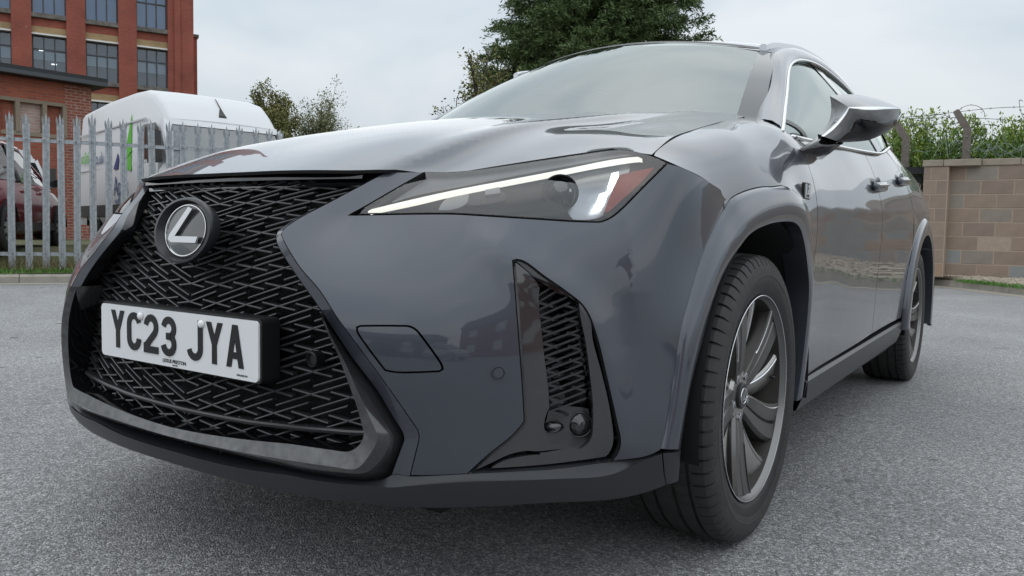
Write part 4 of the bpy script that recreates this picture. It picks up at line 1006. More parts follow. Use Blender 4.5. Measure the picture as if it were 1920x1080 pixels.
# ---- asphalt: chips in binder, worn patches
def asphalt():
    m = bpy.data.materials.new('asphalt'); m.use_nodes = True; N, L = nodes_of(m); b = N['Principled BSDF']
    tcn = N.new('ShaderNodeTexCoord'); vo = N.new('ShaderNodeTexVoronoi'); vo.inputs['Scale'].default_value = 240; L.new(tcn.outputs['Object'], vo.inputs['Vector'])
    vo2 = N.new('ShaderNodeTexVoronoi'); vo2.inputs['Scale'].default_value = 85; L.new(tcn.outputs['Object'], vo2.inputs['Vector'])
    sep = N.new('ShaderNodeSeparateColor'); L.new(vo.outputs['Color'], sep.inputs[0])
    sep2 = N.new('ShaderNodeSeparateColor'); L.new(vo2.outputs['Color'], sep2.inputs[0])
    r1 = N.new('ShaderNodeValToRGB'); e = r1.color_ramp.elements
    e[0].position = 0; e[0].color = (.13,.13,.132,1); e[1].position = 1; e[1].color = (.60,.60,.60,1)
    k = r1.color_ramp.elements.new(.55); k.color = (.265,.265,.268,1); k = r1.color_ramp.elements.new(.9); k.color = (.44,.44,.443,1)
    L.new(sep.outputs[0], r1.inputs[0])
    r2 = N.new('ShaderNodeValToRGB'); r2.color_ramp.elements[0].color = (.60,.60,.605,1); r2.color_ramp.elements[1].color = (1.35,1.35,1.35,1); L.new(sep2.outputs[1], r2.inputs[0])
    mu = N.new('ShaderNodeMixRGB'); mu.blend_type = 'MULTIPLY'; mu.inputs[0].default_value = .6; L.new(r1.outputs[0], mu.inputs[1]); L.new(r2.outputs[0], mu.inputs[2])
    nz = N.new('ShaderNodeTexNoise'); nz.inputs['Scale'].default_value = .8; nz.inputs['Detail'].default_value = 6; L.new(tcn.outputs['Object'], nz.inputs['Vector'])
    r3 = N.new('ShaderNodeValToRGB'); r3.color_ramp.elements[0].position = .3; r3.color_ramp.elements[0].color = (.80,.80,.81,1); r3.color_ramp.elements[1].position = .7; r3.color_ramp.elements[1].color = (1.12,1.12,1.11,1); L.new(nz.outputs['Fac'], r3.inputs[0])
    m2 = N.new('ShaderNodeMixRGB'); m2.blend_type = 'MULTIPLY'; m2.inputs[0].default_value = 1; L.new(mu.outputs[0], m2.inputs[1]); L.new(r3.outputs[0], m2.inputs[2])
    # old oil drips on the bay
    nz2 = N.new('ShaderNodeTexNoise'); nz2.inputs['Scale'].default_value = 5.5; nz2.inputs['Detail'].default_value = 4; L.new(tcn.outputs['Object'], nz2.inputs['Vector'])
    r4 = N.new('ShaderNodeValToRGB'); r4.color_ramp.elements[0].position = .27; r4.color_ramp.elements[0].color = (.35,.35,.35,1); r4.color_ramp.elements[1].position = .33; r4.color_ramp.elements[1].color = (1,1,1,1); L.new(nz2.outputs['Fac'], r4.inputs[0])
    m3 = N.new('ShaderNodeMixRGB'); m3.blend_type = 'MULTIPLY'; m3.inputs[0].default_value = 1; L.new(m2.outputs[0], m3.inputs[1]); L.new(r4.outputs[0], m3.inputs[2])
    L.new(m3.outputs[0], b.inputs['Base Color']); b.inputs['Roughness'].default_value = .62; b.inputs['Specular IOR Level'].default_value = .45
    bp = N.new('ShaderNodeBump'); bp.inputs['Strength'].default_value = .9; bp.inputs['Distance'].default_value = .004; L.new(vo.outputs['Distance'], bp.inputs['Height']); bp.invert = True
    bp2 = N.new('ShaderNodeBump'); bp2.inputs['Strength'].default_value = .5; bp2.inputs['Distance'].default_value = .006; L.new(sep2.outputs[0], bp2.inputs['Height']); L.new(bp.outputs[0], bp2.inputs['Normal'])
    L.new(bp2.outputs[0], b.inputs['Normal']); MATS['asphalt'] = m
asphalt()
mb = MB(); mb.add([(-400,-400,0),(400,-400,0),(400,400,0),(-400,400,0)], [(0,1,2,3)]); tag(mb.build('car_park_asphalt', 'asphalt'), kind='structure')

def brick_mat(name, c1, c2, mortar, bw, bh, ms, rough=.85, stain=None, sx=1.):
    m = bpy.data.materials.new(name); m.use_nodes = True; N, L = nodes_of(m); b = N['Principled BSDF']; b.inputs['Roughness'].default_value = rough
    tcn = N.new('ShaderNodeTexCoord'); se = N.new('ShaderNodeSeparateXYZ'); L.new(tcn.outputs['Object'], se.inputs[0])
    ad = N.new('ShaderNodeMath'); ad.operation = 'ADD'; L.new(se.outputs[0], ad.inputs[0]); L.new(se.outputs[1], ad.inputs[1])
    co = N.new('ShaderNodeCombineXYZ'); L.new(ad.outputs[0], co.inputs[0]); L.new(se.outputs[2], co.inputs[1])
    br = N.new('ShaderNodeTexBrick'); br.inputs['Scale'].default_value = 1; br.inputs['Brick Width'].default_value = bw; br.inputs['Row Height'].default_value = bh; br.inputs['Mortar Size'].default_value = ms; br.inputs['Mortar Smooth'].default_value = .3
    br.inputs['Color1'].default_value = (*c1, 1); br.inputs['Color2'].default_value = (*c2, 1); br.inputs['Mortar'].default_value = (*mortar, 1); L.new(co.outputs[0], br.inputs['Vector'])
    nz = N.new('ShaderNodeTexNoise'); nz.inputs['Scale'].default_value = .7; nz.inputs['Detail'].default_value = 7; L.new(tcn.outputs['Object'], nz.inputs['Vector'])
    r = N.new('ShaderNodeValToRGB'); r.color_ramp.elements[0].position = .3; r.color_ramp.elements[0].color = (.78,.78,.78,1); r.color_ramp.elements[1].position = .7; r.color_ramp.elements[1].color = (1.12,1.1,1.1,1); L.new(nz.outputs['Fac'], r.inputs[0])
    mu = N.new('ShaderNodeMixRGB'); mu.blend_type = 'MULTIPLY'; mu.inputs[0].default_value = 1; L.new(br.outputs['Color'], mu.inputs[1]); L.new(r.outputs[0], mu.inputs[2])
    out = mu
    if stain:
        nz2 = N.new('ShaderNodeTexNoise'); nz2.inputs['Scale'].default_value = stain[1]; nz2.inputs['Detail'].default_value = 8; L.new(tcn.outputs['Object'], nz2.inputs['Vector'])
        r2 = N.new('ShaderNodeValToRGB'); r2.color_ramp.elements[0].position = stain[2]; r2.color_ramp.elements[1].position = stain[2]+.12; L.new(nz2.outputs['Fac'], r2.inputs[0])
        mx_ = N.new('ShaderNodeMixRGB'); L.new(r2.outputs[0], mx_.inputs[0]); L.new(mu.outputs[0], mx_.inputs[1]); mx_.inputs[2].default_value = (*stain[0], 1); out = mx_
    L.new(out.outputs[0], b.inputs['Base Color'])
    bp = N.new('ShaderNodeBump'); bp.inputs['Strength'].default_value = .5; bp.inputs['Distance'].default_value = .01; L.new(br.outputs['Fac'], bp.inputs['Height']); bp.invert = True; L.new(bp.outputs[0], b.inputs['Normal'])
    MATS[name] = m
brick_mat('red_brick', (.33,.080,.050), (.26,.064,.042), (.23,.10,.075), .225, .075, .010, stain=((.36,.22,.18), 3.2, .70))
brick_mat('orange_brick', (.40,.105,.056), (.30,.078,.047), (.24,.14,.11), .225, .075, .010)
brick_mat('salt_brick', (.33,.10,.06), (.25,.07,.045), (.36,.24,.20), .225, .075, .014, stain=((.50,.38,.34), 5., .58))
brick_mat('pale_brick', (.55,.40,.35), (.46,.30,.26), (.50,.44,.40), .225, .075, .012)
brick_mat('yellow_brick', (.42,.29,.14), (.35,.24,.12), (.33,.25,.16), .225, .075, .010, stain=((.20,.15,.10), 3., .62))
mat('stone_sill', (.20,.18,.16), .9, noise=(3,(.09,.085,.08),.4,6))
mat('frame_grey', (.055,.065,.075), .45)
mat('white_paint', (.72,.72,.71), .5)
mat('roof_black', (.03,.032,.035), .7)
mat('blind', (.52,.58,.55), .9)
mat('room_dark', (.12,.135,.15), .9)
mat('pane_sky_blue', (.20,.36,.56), .9)
mat('office_light', (.9,.9,.85), .5, emit=(1,.95,.85), es=1.0)
glassy('window_glass', (.80,.88,.96), 1.6)

# ---- red brick mill behind the yard
Pa, Pb = W(92,48,0), W(288,50.9,0); dirf = (Pb-Pa)/np.linalg.norm(Pb-Pa); rzf = math.atan2(dirf[1], dirf[0]); nf = np.array([dirf[1],-dirf[0],0.])
mill = empty('brick_mill_building', (Pa[0],Pa[1],.3), rzf, 'tall red brick mill with rows of wide grey-framed windows behind the yard', 'building')
def mloc(u, v):
    P = on_plane(u, v, Pa, nf); return np.dot(P-Pa, dirf), P[2]-.3
def put(parent, name, m, boxes, smooth=False, auto=None):
    mb = MB()
    for c, d in boxes: mb.box(c, d)
    return mb.build(name, m, parent, smooth, auto)
cols = [(mloc(60,100)[0], mloc(125.5,100)[0]), (mloc(161,110)[0], mloc(222.5,110)[0]), (mloc(256.5,120)[0], mloc(317,120)[0])]
pit = cols[1][0]-cols[0][0]; wid = cols[1][1]-cols[1][0]
cols = [(cols[0][0]-pit*k, cols[0][0]-pit*k+wid) for k in (3,2,1)]+[(c[0], c[0]+wid) for c in cols]
zsill = mloc(92,143)[1]; ztop = mloc(92,66)[1]; zlin = mloc(92,51)[1]; zsu = mloc(92,27)[1]; fh = zsu-zsill
x_end = mloc(362,60)[0]; x_start = cols[0][0]-1.2
levels = [zsill-2*fh, zsill-fh, zsill, zsill+fh, zsill+2*fh]
H_ = levels[-1]+fh+.6
put(mill, 'core', 'room_dark', [(((x_start+x_end)/2, 8.2, H_/2), (x_end-x_start-.6, 15, H_-.4))])
xs0 = x_start
edges = [x_start]
for i, (a, b) in enumerate(cols):
    put(mill, 'pier', 'red_brick', [(((xs0+a)/2, .25, H_/2), (a-xs0, .9, H_))]); xs0 = b
put(mill, 'pier', 'red_brick', [(((xs0+x_end)/2, .25, H_/2), (x_end-xs0, .9, H_))])
put(mill, 'pilaster', 'red_brick', [((xs0+.55, -.25, H_/2), (.35, .12, H_))])
put(mill, 'side_wall', 'red_brick', [((x_end-.2, 8.2, H_/2), (.36, 15, H_))])
hgl = ztop-zsill
for i, (a, b) in enumerate(cols):
    xc = (a+b)/2; w_ = b-a
    for z in levels:
        zb = z+hgl
        put(mill, 'spandrel', 'red_brick', [((xc, .32, zb+.42+(fh-hgl-.42-.28)/2), (w_, .5, fh-hgl-.42-.28))])
        put(mill, 'lintel', 'yellow_brick', [((xc, .30, zb+.26), (w_, .5, .40))])
        put(mill, 'lintel_edge', 'white_paint', [((xc, .22, zb+.02), (w_, .5, .09))])
        put(mill, 'sill', 'stone_sill', [((xc, .22, z-.14), (w_+.02, .78, .26))])
        wn_ = empty('window'); wn_.parent = mill; wn_.location = (xc, .38, z)
        up = z > zsill+.1
        tr = hgl*.66
        fr = []
        for fx in (-.5,-1/6,1/6,.5): fr.append(((fx*(w_-.08), 0, hgl/2), (.075, .10, hgl-.02)))
        fr += [((0,.001,.035),(w_-.02,.098,.07)), ((0,.001,hgl-.035),(w_-.02,.098,.07)), ((0,.002,tr),(w_-.02,.09,.07))]
        put(wn_, 'window_frame', 'frame_grey', fr)
        for j in range(3):
            for (z0, z1) in ((.07,tr-.035),(tr+.035,hgl-.07)):
                mbp = MB(); cx_ = (j-1)*(w_-.08)/3; hw = (w_-.08)/6-.037
                mbp.box((cx_, .02, (z0+z1)/2), (hw*2, .012, z1-z0)); mbp.build('pane', 'window_glass', wn_)
        if up: put(wn_, 'blind', 'pane_sky_blue', [((0,.12,hgl/2),(w_-.1,.02,hgl-.1))])  # blue sheet behind the upper panes: bluish reflection put into colour
        else:
            put(wn_, 'blind', 'blind', [((0,.14,hgl*.52),(w_-.1,.02,hgl*(.2+.04*((i*7)%3))))])
            put(wn_, 'room', 'room_dark', [((0,.5,hgl/2),(w_-.1,.02,hgl-.1))])
            if i == 3 and abs(z-zsill) < .1:
                for (lx, lz) in ((-.45,.55),(-.25,.42),(.05,.41),(.25,.24)):
                    put(wn_, 'ceiling_lamp', 'office_light', [((lx*w_*.5, .20, hgl*lz+.25),(.28,.02,.06))])
put(mill, 'rear_wing', 'red_brick', [((x_end+.45, 10.5, (mloc(372,42)[1])/2), (.9, 12, mloc(372,42)[1]))])
put(mill, 'rear_wing_coping', 'stone_sill', [((x_end+.45, 10.5, mloc(372,42)[1]+.1), (1.1, 12.3, .2))])
put(mill, 'drain_pipe', 'frame_grey', [((x_end+.25, 3.9, H_*.3), (.12, .12, H_*.6))])

# ---- flat-roofed brick annex
A0, A1 = W(-40,19.0,0), W(176,21.0,0); da = (A1-A0)/np.linalg.norm(A1-A0); na = np.array([da[1],-da[0],0.]); La = np.linalg.norm(A1-A0)
annex = empty('brick_annex', (A0[0],A0[1],.3), math.atan2(da[1], da[0]), 'low orange brick annex with flat black roof edge and bricked-up window', 'building')
def aloc(u, v): P = on_plane(u, v, A0, na); return np.dot(P-A0, da), P[2]-.3
ha = aloc(90,152)[1]
x0, x1, z0, z1 = aloc(0,190)[0], aloc(121,200)[0], aloc(60,252)[1], aloc(60,190)[1]
put(annex, 'wall', 'orange_brick', [((x0/2-2, .2, ha/2),(x0+4, .4, ha)), (((x0+x1)/2, .2, (z1+ha)/2),(x1-x0, .4, ha-z1)), (((x0+x1)/2, .2, z0/2),(x1-x0, .4, z0))])
put(annex, 'end_wall', 'salt_brick', [(((x1+La)/2, .2, ha/2),(La-x1, .4, ha))])
put(annex, 'gable_wall', 'orange_brick', [((La-.2, 3.2, ha/2),(.4, 5.6, ha))])
xa, xb_ = aloc(33,220)[0], aloc(84,220)[0]
for (a, b, m) in ((x0, xa, 'orange_brick'), (xa, xb_, 'pale_brick'), (xb_, x1, 'orange_brick')):
    put(annex, 'brick_infill', m, [(((a+b)/2, .30, (z0+z1)/2),(b-a-.10, .3, z1-z0-.06))])
mat('render_tan', (.26,.21,.16), .9)
put(annex, 'opening_frame', 'render_tan', [((x, .06, (z0+z1)/2),(.10, .18, z1-z0)) for x in (xa, xb_, x1)]+[(((x0+x1)/2, .07, z1),(x1-x0, .18, .09)), (((x0+x1)/2, .07, z0),(x1-x0, .2, .10))])
put(annex, 'roof', 'roof_black', [((La/2-1.9, 3.0, ha+.12),(La+4.4, 6.6, .22))])
put(annex, 'gutter', 'frame_grey', [((La/2-1.9, -.36, ha+.06),(La+4.3, .12, .10))])

# ---- yard ground behind the fence, verge and kerb
mat('yard_soil', (.12,.095,.06), .95, noise=(2.2,(.07,.10,.03),.5,8), bump=(40,.6,.03))
mat('kerb_stone', (.34,.31,.26), .85, noise=(9,(.24,.22,.19),.5,6))
mat('line_cream', (.55,.46,.28), .8, noise=(30,(.35,.32,.25),.6,8))
K0, K1 = at(0,531,z=0), at(150,529.5,z=0); kd = (K1-K0)/np.linalg.norm(K1-K0); kn = np.array([-kd[1],kd[0],0.])
if kn[1] < 0: kn = -kn
def kp(s, t, z): return K0+kd*s+kn*t+np.array([0,0,z])
def fence_pt(u, z): d = 10.3+1.2*(u-22)/478; return W(u, d, z)
F0, F1 = fence_pt(-60,.1), fence_pt(520,.1); fd = F1-F0; fd[2] = 0; Lf = np.linalg.norm(fd); fd /= Lf; fn_ = np.array([-fd[1],fd[0],0.])
if fn_[1] < 0 and fn_[0] > 0: fn_ = -fn_
mb = MB(); rows = []
for t, z in ((.14,.10),(.5,.11),(1.0,.10),(1.8,.2),(3.0,.36),(8,.36),(30,.36),(90,.36)): rows.append([kp(s, t, z+.012*math.sin(s*1.7+t*2)) for s in np.linspace(-14, 26, 40)])
mb.loft(rows); tag(mb.build('yard_ground', 'yard_soil', smooth=True), kind='structure')
mb = MB()
kerb = empty('left_kerb'); tag(kerb, kind='structure')
for i in range(26):
    s = -9+i*.92; V = [kp(s,0,.0), kp(s+.912,0,.0), kp(s+.912,.14,.0), kp(s,.14,.0), kp(s,.012,.075), kp(s+.912,.012,.075), kp(s+.912,.14,.100), kp(s,.14,.100)]
    mb = MB(); mb.add(V, [(0,1,2,3),(7,6,5,4),(0,4,5,1),(3,2,6,7),(0,3,7,4),(1,5,6,2)]); mb.build('kerb_stone', 'kerb_stone', kerb)
mb = MB(); mb.loft([[kp(s,-.30,.004) for s in np.linspace(-9, 15, 30)], [kp(s,-.20,.004) for s in np.linspace(-9, 15, 30)]]); tag(mb.build('painted_line', 'line_cream'), kind='structure')

# grass and weeds: many small blades
def blades(name, pts, h0, h1, w, m, lean=.5, n_per=1):
    V = []; F = []
    for p in pts:
        for _ in range(n_per):
            t = rng.uniform(0, 6.283); h = rng.uniform(h0, h1); dx, dy = math.cos(t)*w, math.sin(t)*w; lx, ly = rng.normal(0, lean, 2)*h
            k = len(V); q = p+np.array([rng.normal(0,.02), rng.normal(0,.02), 0]); V += [q+[-dx,-dy,0], q+[dx,dy,0], q+[lx*.5+dx*.6,ly*.5+dy*.6,h*.6], q+[lx*.5-dx*.6,ly*.5-dy*.6,h*.6], q+[lx,ly,h]]; F += [(k,k+1,k+2,k+3),(k+3,k+2,k+4)]
    return link(name, mesh(name, V, F, False), m)
mat('grass_green', (.10,.24,.03), .7, noise=(9,(.06,.15,.025),.6))
mat('weed_brown', (.17,.12,.06), .9, noise=(9,(.09,.10,.03),.6))
pts = [kp(rng.uniform(-5,6), abs(rng.normal(.28,.10))+.05, .10) for _ in range(5200)]
tag(blades('verge_grass', pts, .03,.09,.006,'grass_green',.6), 'bright green grass strip along the kerb below the palisade fence', 'grass', kind='stuff')
pts = [F0+fd*rng.uniform(-1,7)+fn_*abs(rng.normal(.1,.5))*rng.choice([-1,1])*.6+np.array([0,0,.03]) for _ in range(3500)]
tag(blades('fence_weeds', pts, .04,.22,.004,'weed_brown',.45), 'dry brown weeds growing along the foot of the palisade fence', 'weeds', kind='stuff')

# ---- palisade fence
mat('galvanised', (.46,.49,.51), .5, metal=.3, noise=(22,(.30,.33,.35),.35,6))
fence = empty('palisade_fence', tuple(F0*[1,1,0]), math.atan2(fd[1], fd[0]), 'galvanised steel palisade fence with spiked pales around the yard', 'fence')
Hp = 2.04
prof = [(-.042,.012),(-.028,-.004),(-.012,.006),(0,-.006),(.012,.006),(.028,-.004),(.042,.012)]
def pale_mesh():
    mb = MB(); lv = [(0,1.,0),(Hp-.16,1.,0)]; rows = [[(x, y, z) for x, y in prof] for z in (0, Hp-.15)]; mb.loft(rows)
    t = Hp-.15; # three points: the middle stands, the sides splay outward
    mb.add([(-.012,.005,t),(0,-.006,t),(.012,.005,t),(.0135,-.002,t+.085),(0,-.012,t+.15),(-.0135,-.002,t+.085)], [(0,1,4,5),(1,2,3,4)])
    for s in (-1,1): mb.add([(s*.042,.012,t),(s*.014,.005,t),(s*.022,-.012,t+.065),(s*.040,-.030,t+.11),(s*.048,-.010,t+.05)], [(0,1,2,4),(4,2,3)])
    me = mesh('pale', mb.V, mb.F, False); me.materials.append(MATS['galvanised']); return me
pm = pale_mesh(); zb = .13
n_p = int(Lf/.187)+3
for i in range(n_p):
    s = -.25+.187*i; o = link('pale', pm, None, fence); o.location = (s+rng.normal(0,.004), -.03, zb+rng.normal(0,.012)); o.rotation_euler = (0, rng.normal(0,.008), 0)
for z in (zb+.20, zb+Hp-.36):
    mb = MB(); mb.box((Lf/2,.005,z),(Lf+1.2,.006,.05)); mb.box((Lf/2,.022,z+.022),(Lf+1.2,.04,.005)); mb.build('rail', 'galvanised', fence)
for u in (327,-40): 
    s = np.dot(fence_pt(u,.1)-F0, fd); mb = MB(); mb.box((s+.05,.06,(Hp-.02)/2+.08),(.10,.06,Hp)); mb.build('fence_post', 'galvanised', fence)
for i in range(n_p):
    for z in (zb+.20, zb+Hp-.36):
        mb = None
bolt = MB().lathe([(-.006,0),(-.006,.007),(0,.009)], 8, 'y'); bm_ = mesh('bolt', bolt.V, bolt.F, False); bm_.materials.append(MATS['stone_sill'])
for i in range(n_p):
    for z in (zb+.20, zb+Hp-.36): o = link('bolt', bm_, None, fence); o.location = (-.25+.187*i, -.040, z)

# ---- simple road vehicles
def road_wheel(parent, x, y, z, r, w, side):
    e = empty('wheel', (x, y, z)); e.parent = parent
    mb = MB(); mb.lathe([(-w/2,r*.62),(-w/2,r*.9),(-w*.4,r),(w*.4,r),(w/2,r*.9),(w/2,r*.62)], 32, 'y'); mb.build('tyre', 'rubber', e, auto=40)
    mb = MB(); mb.lathe([(side*w*.46,r*.64),(side*w*.40,r*.58),(side*w*.48,r*.22),(side*w*.52,.0)], 32, 'y'); mb.build('wheel_trim', 'wheel_silver', e, auto=40)
    mb = MB()
    for k in range(8):
        t = 2*math.pi*k/8; R_ = rotm('Y', t); mb.box((R_@np.array([r*.45,0,0]))+np.array([0,side*w*.47,0]), (r*.16,.012,r*.10), R_)
    mb.build('trim_slot', 'matt_black', e)
mat('wheel_silver', (.45,.46,.47), .35, metal=.6)
mat('van_white', (.64,.65,.66), .45, spec=.3)
mat('van_trim', (.05,.047,.045), .7)
mat('logo_green', (.10,.45,.03), .5); mat('logo_navy', (.02,.03,.16), .5); mat('logo_blue', (.06,.10,.22), .5)
mat('car_red', (.20,.008,.018), .3, coat=1., metal=.2)
mat('car_red_bright', (.42,.02,.02), .3, coat=1.)
glassy('van_glass', (.40,.46,.44), 2.4)
def sect(x, hw_b, hw_m, hw_t, zb_, zm, zt, r=.11, n=6):
    """half section from sill to roof centre"""
    P = [(hw_b, zb_), (hw_m, zb_+.12), (hw_m, zm), (hw_t+.02, zt-r)]
    for k in range(1, n+1): t = math.pi/2*k/n; P.append((hw_t-r+r*math.cos(t)+.0, zt-r+r*math.sin(t)))
    P += [((hw_t-r)*.5, zt+.015), (0, zt+.02)]
    L_ = [(x, -y, z) for y, z in P]; R_ = [(x, y, z) for y, z in P[::-1][1:]]
    return L_+R_
def make_van(name, loc, rz, label, group=None, logo=True):
    e = empty(name, loc, rz, label, 'van', group)
    S_ = []
    for x, zt, hm, ht in ((-5.6,2.40,.98,.86),(-5.5,2.47,1.0,.90),(-4,2.52,1.02,.92),(-2.6,2.52,1.02,.92),(-2.05,2.50,1.02,.91),(-1.7,2.41,1.01,.89),(-1.40,2.22,1.01,.87),(-1.16,1.98,1.01,.87)):
        S_.append(sect(x, .96, hm, ht, .38, 1.35, zt))
    mb = MB(); mb.loft(S_, caps=True); mb.build('cargo_body', 'van_white', e, auto=40)
    # cab: lower body and bonnet
    S2 = []
    for x, zt, hm in ((-1.18,1.34,1.01),(-.9,1.28,1.0),(-.55,1.16,.97),(-.2,.98,.90),(-.02,.80,.80)): S2.append(sect(x, hm-.06, hm, hm-.03, .38, zt*.75, zt, .12))
    mb = MB(); mb.loft(S2, caps=True); mb.build('cab', 'van_white', e, auto=40)
    # windscreen and pillars
    mb = MB(); mb.loft([[(-1.14+.04*(1-f*f), f*.84, 1.90) for f in np.linspace(-1,1,9)], [(-.90+.10*(1-f*f), f*.87, 1.58) for f in np.linspace(-1,1,9)], [(-.62+.14*(1-f*f), f*.90, 1.22) for f in np.linspace(-1,1,9)]]); mb.build('windscreen', 'van_glass', e, smooth=True)
    mb = MB(); mb.loft([[(-1.17, f*.86, 1.99) for f in np.linspace(-1,1,9)], [(-1.12+.04*(1-f*f), f*.85, 1.89) for f in np.linspace(-1,1,9)]]); mb.build('roof_brow', 'van_white', e, smooth=True)
    for s in (-1,1):
        mb = MB(); mb.loft([[(-1.18,s*.93,1.98),(-1.12,s*.83,1.92),(-1.25,s*.95,1.95)], [(-.95,s*.965,1.62),(-.90,s*.86,1.62),(-1.05,s*.97,1.62)], [(-.68,s*.985,1.20),(-.60,s*.90,1.20),(-.80,s*.99,1.20)]], closed=True); mb.build('a_pillar', 'van_white', e)
        mb = MB(); mb.add([(-1.35,s*.975,1.92),(-1.2,s*.985,1.82),(-.98,s*1.004,1.40),(-1.5,s*1.014,1.38),(-2.0,s*1.020,1.40),(-2.0,s*.992,1.86),(-1.9,s*.985,1.93)], [(0,1,2,3,4,5,6)] if s > 0 else [(6,5,4,3,2,1,0)]); mb.build('side_window', 'van_glass', e)
        mb = MB(); mb.box((-3.0,s*1.022,.62),(4.9,.03,.20)); mb.build('rub_strip', 'van_trim', e)
        mb = MB(); mb.box((-3.6,s*1.012,1.36),(3.8,.018,.03)); mb.build('panel_crease', 'van_white', e)
        mb = MB(); mb.box((-3.6,s*.985,2.02),(3.7,.02,.025)); mb.build('panel_crease', 'van_white', e)
        mb = MB(); mb.loft([[(-1.0,s*1.03,1.30),(-.92,s*1.03,1.30),(-.92,s*1.05,1.75),(-1.0,s*1.05,1.75)], [(-1.0,s*1.22,1.28),(-.90,s*1.22,1.28),(-.90,s*1.23,1.78),(-1.0,s*1.23,1.78)]], closed=True, caps=True); mb.build('mirror', 'van_trim', e)
        for x in (-.95,-4.55):
            road_wheel(e, x, s*.90, .34, .34, .22, s)
            mb = MB(); rr = [[(x+R_*math.cos(t), s*y, .36+R_*math.sin(t)) for t in np.linspace(0, math.pi, 20)] for R_, y in ((.40,1.024),(.40,.75),(.02,.75))]; mb.loft(rr); mb.build('wheel_arch', 'matt_black', e)
    put(e, 'front_bumper', 'van_trim', [((-.06,0,.50),(.16,1.7,.34))]); put(e, 'underside', 'matt_black', [((-2.8,0,.36),(5.3,1.6,.14))])
    put(e, 'headlight', 'reflector', [((-.16,-.72,.90),(.16,.30,.20))]); put(e, 'headlight', 'reflector', [((-.16,.72,.90),(.16,.30,.20))])
    put(e, 'cab_seat', 'seat_cloth', [((-1.9,0,1.3),(.3,1.5,1.0))])
    return e
Cn = W(318,11.5,.36); th = math.radians(47.5)
r2_, f2_ = np.array([_r0[0],_r0[1],0]), np.array([_f[0],_f[1],0])/np.linalg.norm(_f[:2])
sd = -math.cos(th)*r2_+math.sin(th)*f2_; fr_ = -sd; # rearward, forward
wd = np.array([-fr_[1],fr_[0],0.])          # van's left
# near side is the van's right or left depending on the view
rzv = math.atan2(fr_[1], fr_[0])
side_n = -1 if np.dot(wd, CAM-Cn) < 0 else 1
org = Cn+fr_*.75-wd*side_n*1.0
van = make_van('white_van', (org[0],org[1],.36), rzv, 'white high-roof van with green and navy logo parked behind the palisade fence')
# livery, traced on the van's side plane
pn = wd*side_n; P0 = org+pn*1.034
def livery(px, name, m, off=0.):
    L_ = []
    for u, v in px:
        P = on_plane(u, v, P0, pn)-np.array([org[0],org[1],.36]); x_, z_ = np.dot(P, fr_), P[2]
        L_.append((x_, side_n*(1.034+off-max(0, z_-1.35)*.085), z_))
    mb = MB(); mb.prism(L_, (0,side_n*.004,0)); return mb.build(name, m, van)
livery([(239,213),(246,320),(237,318),(234,300),(230,305),(228,296),(233,285)], 'logo_blade', 'logo_green')
livery([(246,280),(238,285),(230,296),(240,292)], 'logo_blade', 'logo_green', .004)
livery([(213,318),(219,287),(222,300),(221,317)], 'logo_blade', 'logo_navy')
sc_t = lambda u, v: (lambda P: (np.dot(P, fr_), P[2]))(on_plane(u, v, P0, pn)-np.array([org[0],org[1],.36]))
tx = np.array([[-1 if side_n > 0 else 1,0,0],[0,0,-1],[0,1,0]]).astype(float)
if side_n > 0: tx = np.array([[-1,0,0],[0,0,1],[0,1,0]]).astype(float)
else: tx = np.array([[1,0,0],[0,0,-1],[0,1,0]]).astype(float)
def vtext(s, u, v, size, m, sx=1.):
    x_, z_ = sc_t(u, v); return text('livery_lettering', s, size, (x_, side_n*(1.036), z_), tx, m, van, .001, 'CENTER', sx)
vtext('apus', 143,297,.30,'logo_blue',.9); vtext('utilities', 163,297,.30,'logo_green',.85); vtext('.co.uk', 184,298,.30,'logo_blue',.85)
vtext('Apus', 226,350,.46,'logo_blue',.8); vtext('MULTI-UTILITY', 226,378,.10,'logo_blue',.9)
# paddle-shaped aerial foot with mast on the van's roof front
zr = 2.44
mb = MB(); mb.loft([[(-1.38,.02+dy,2.20+dz) for dy, dz in ((-.02,0),(.02,0),(.015,.03),(-.015,.03))], [(-1.24,.0+dy,2.07+dz) for dy, dz in ((-.07,0),(.07,0),(.05,.04),(-.05,.04))]], closed=True, caps=True); mb.tube([(-1.36,.02,2.225),(-1.66,.05,2.425)], [.010,.006], 6); mb.build('roof_aerial', 'van_trim', van)
v2 = W(40,19.5,.36)
van2 = make_van('white_van', (v2[0]+1.2,v2[1]-.5,.36), rzv+.25, 'plain white van standing behind the dark red car and the annex wall', logo=False)

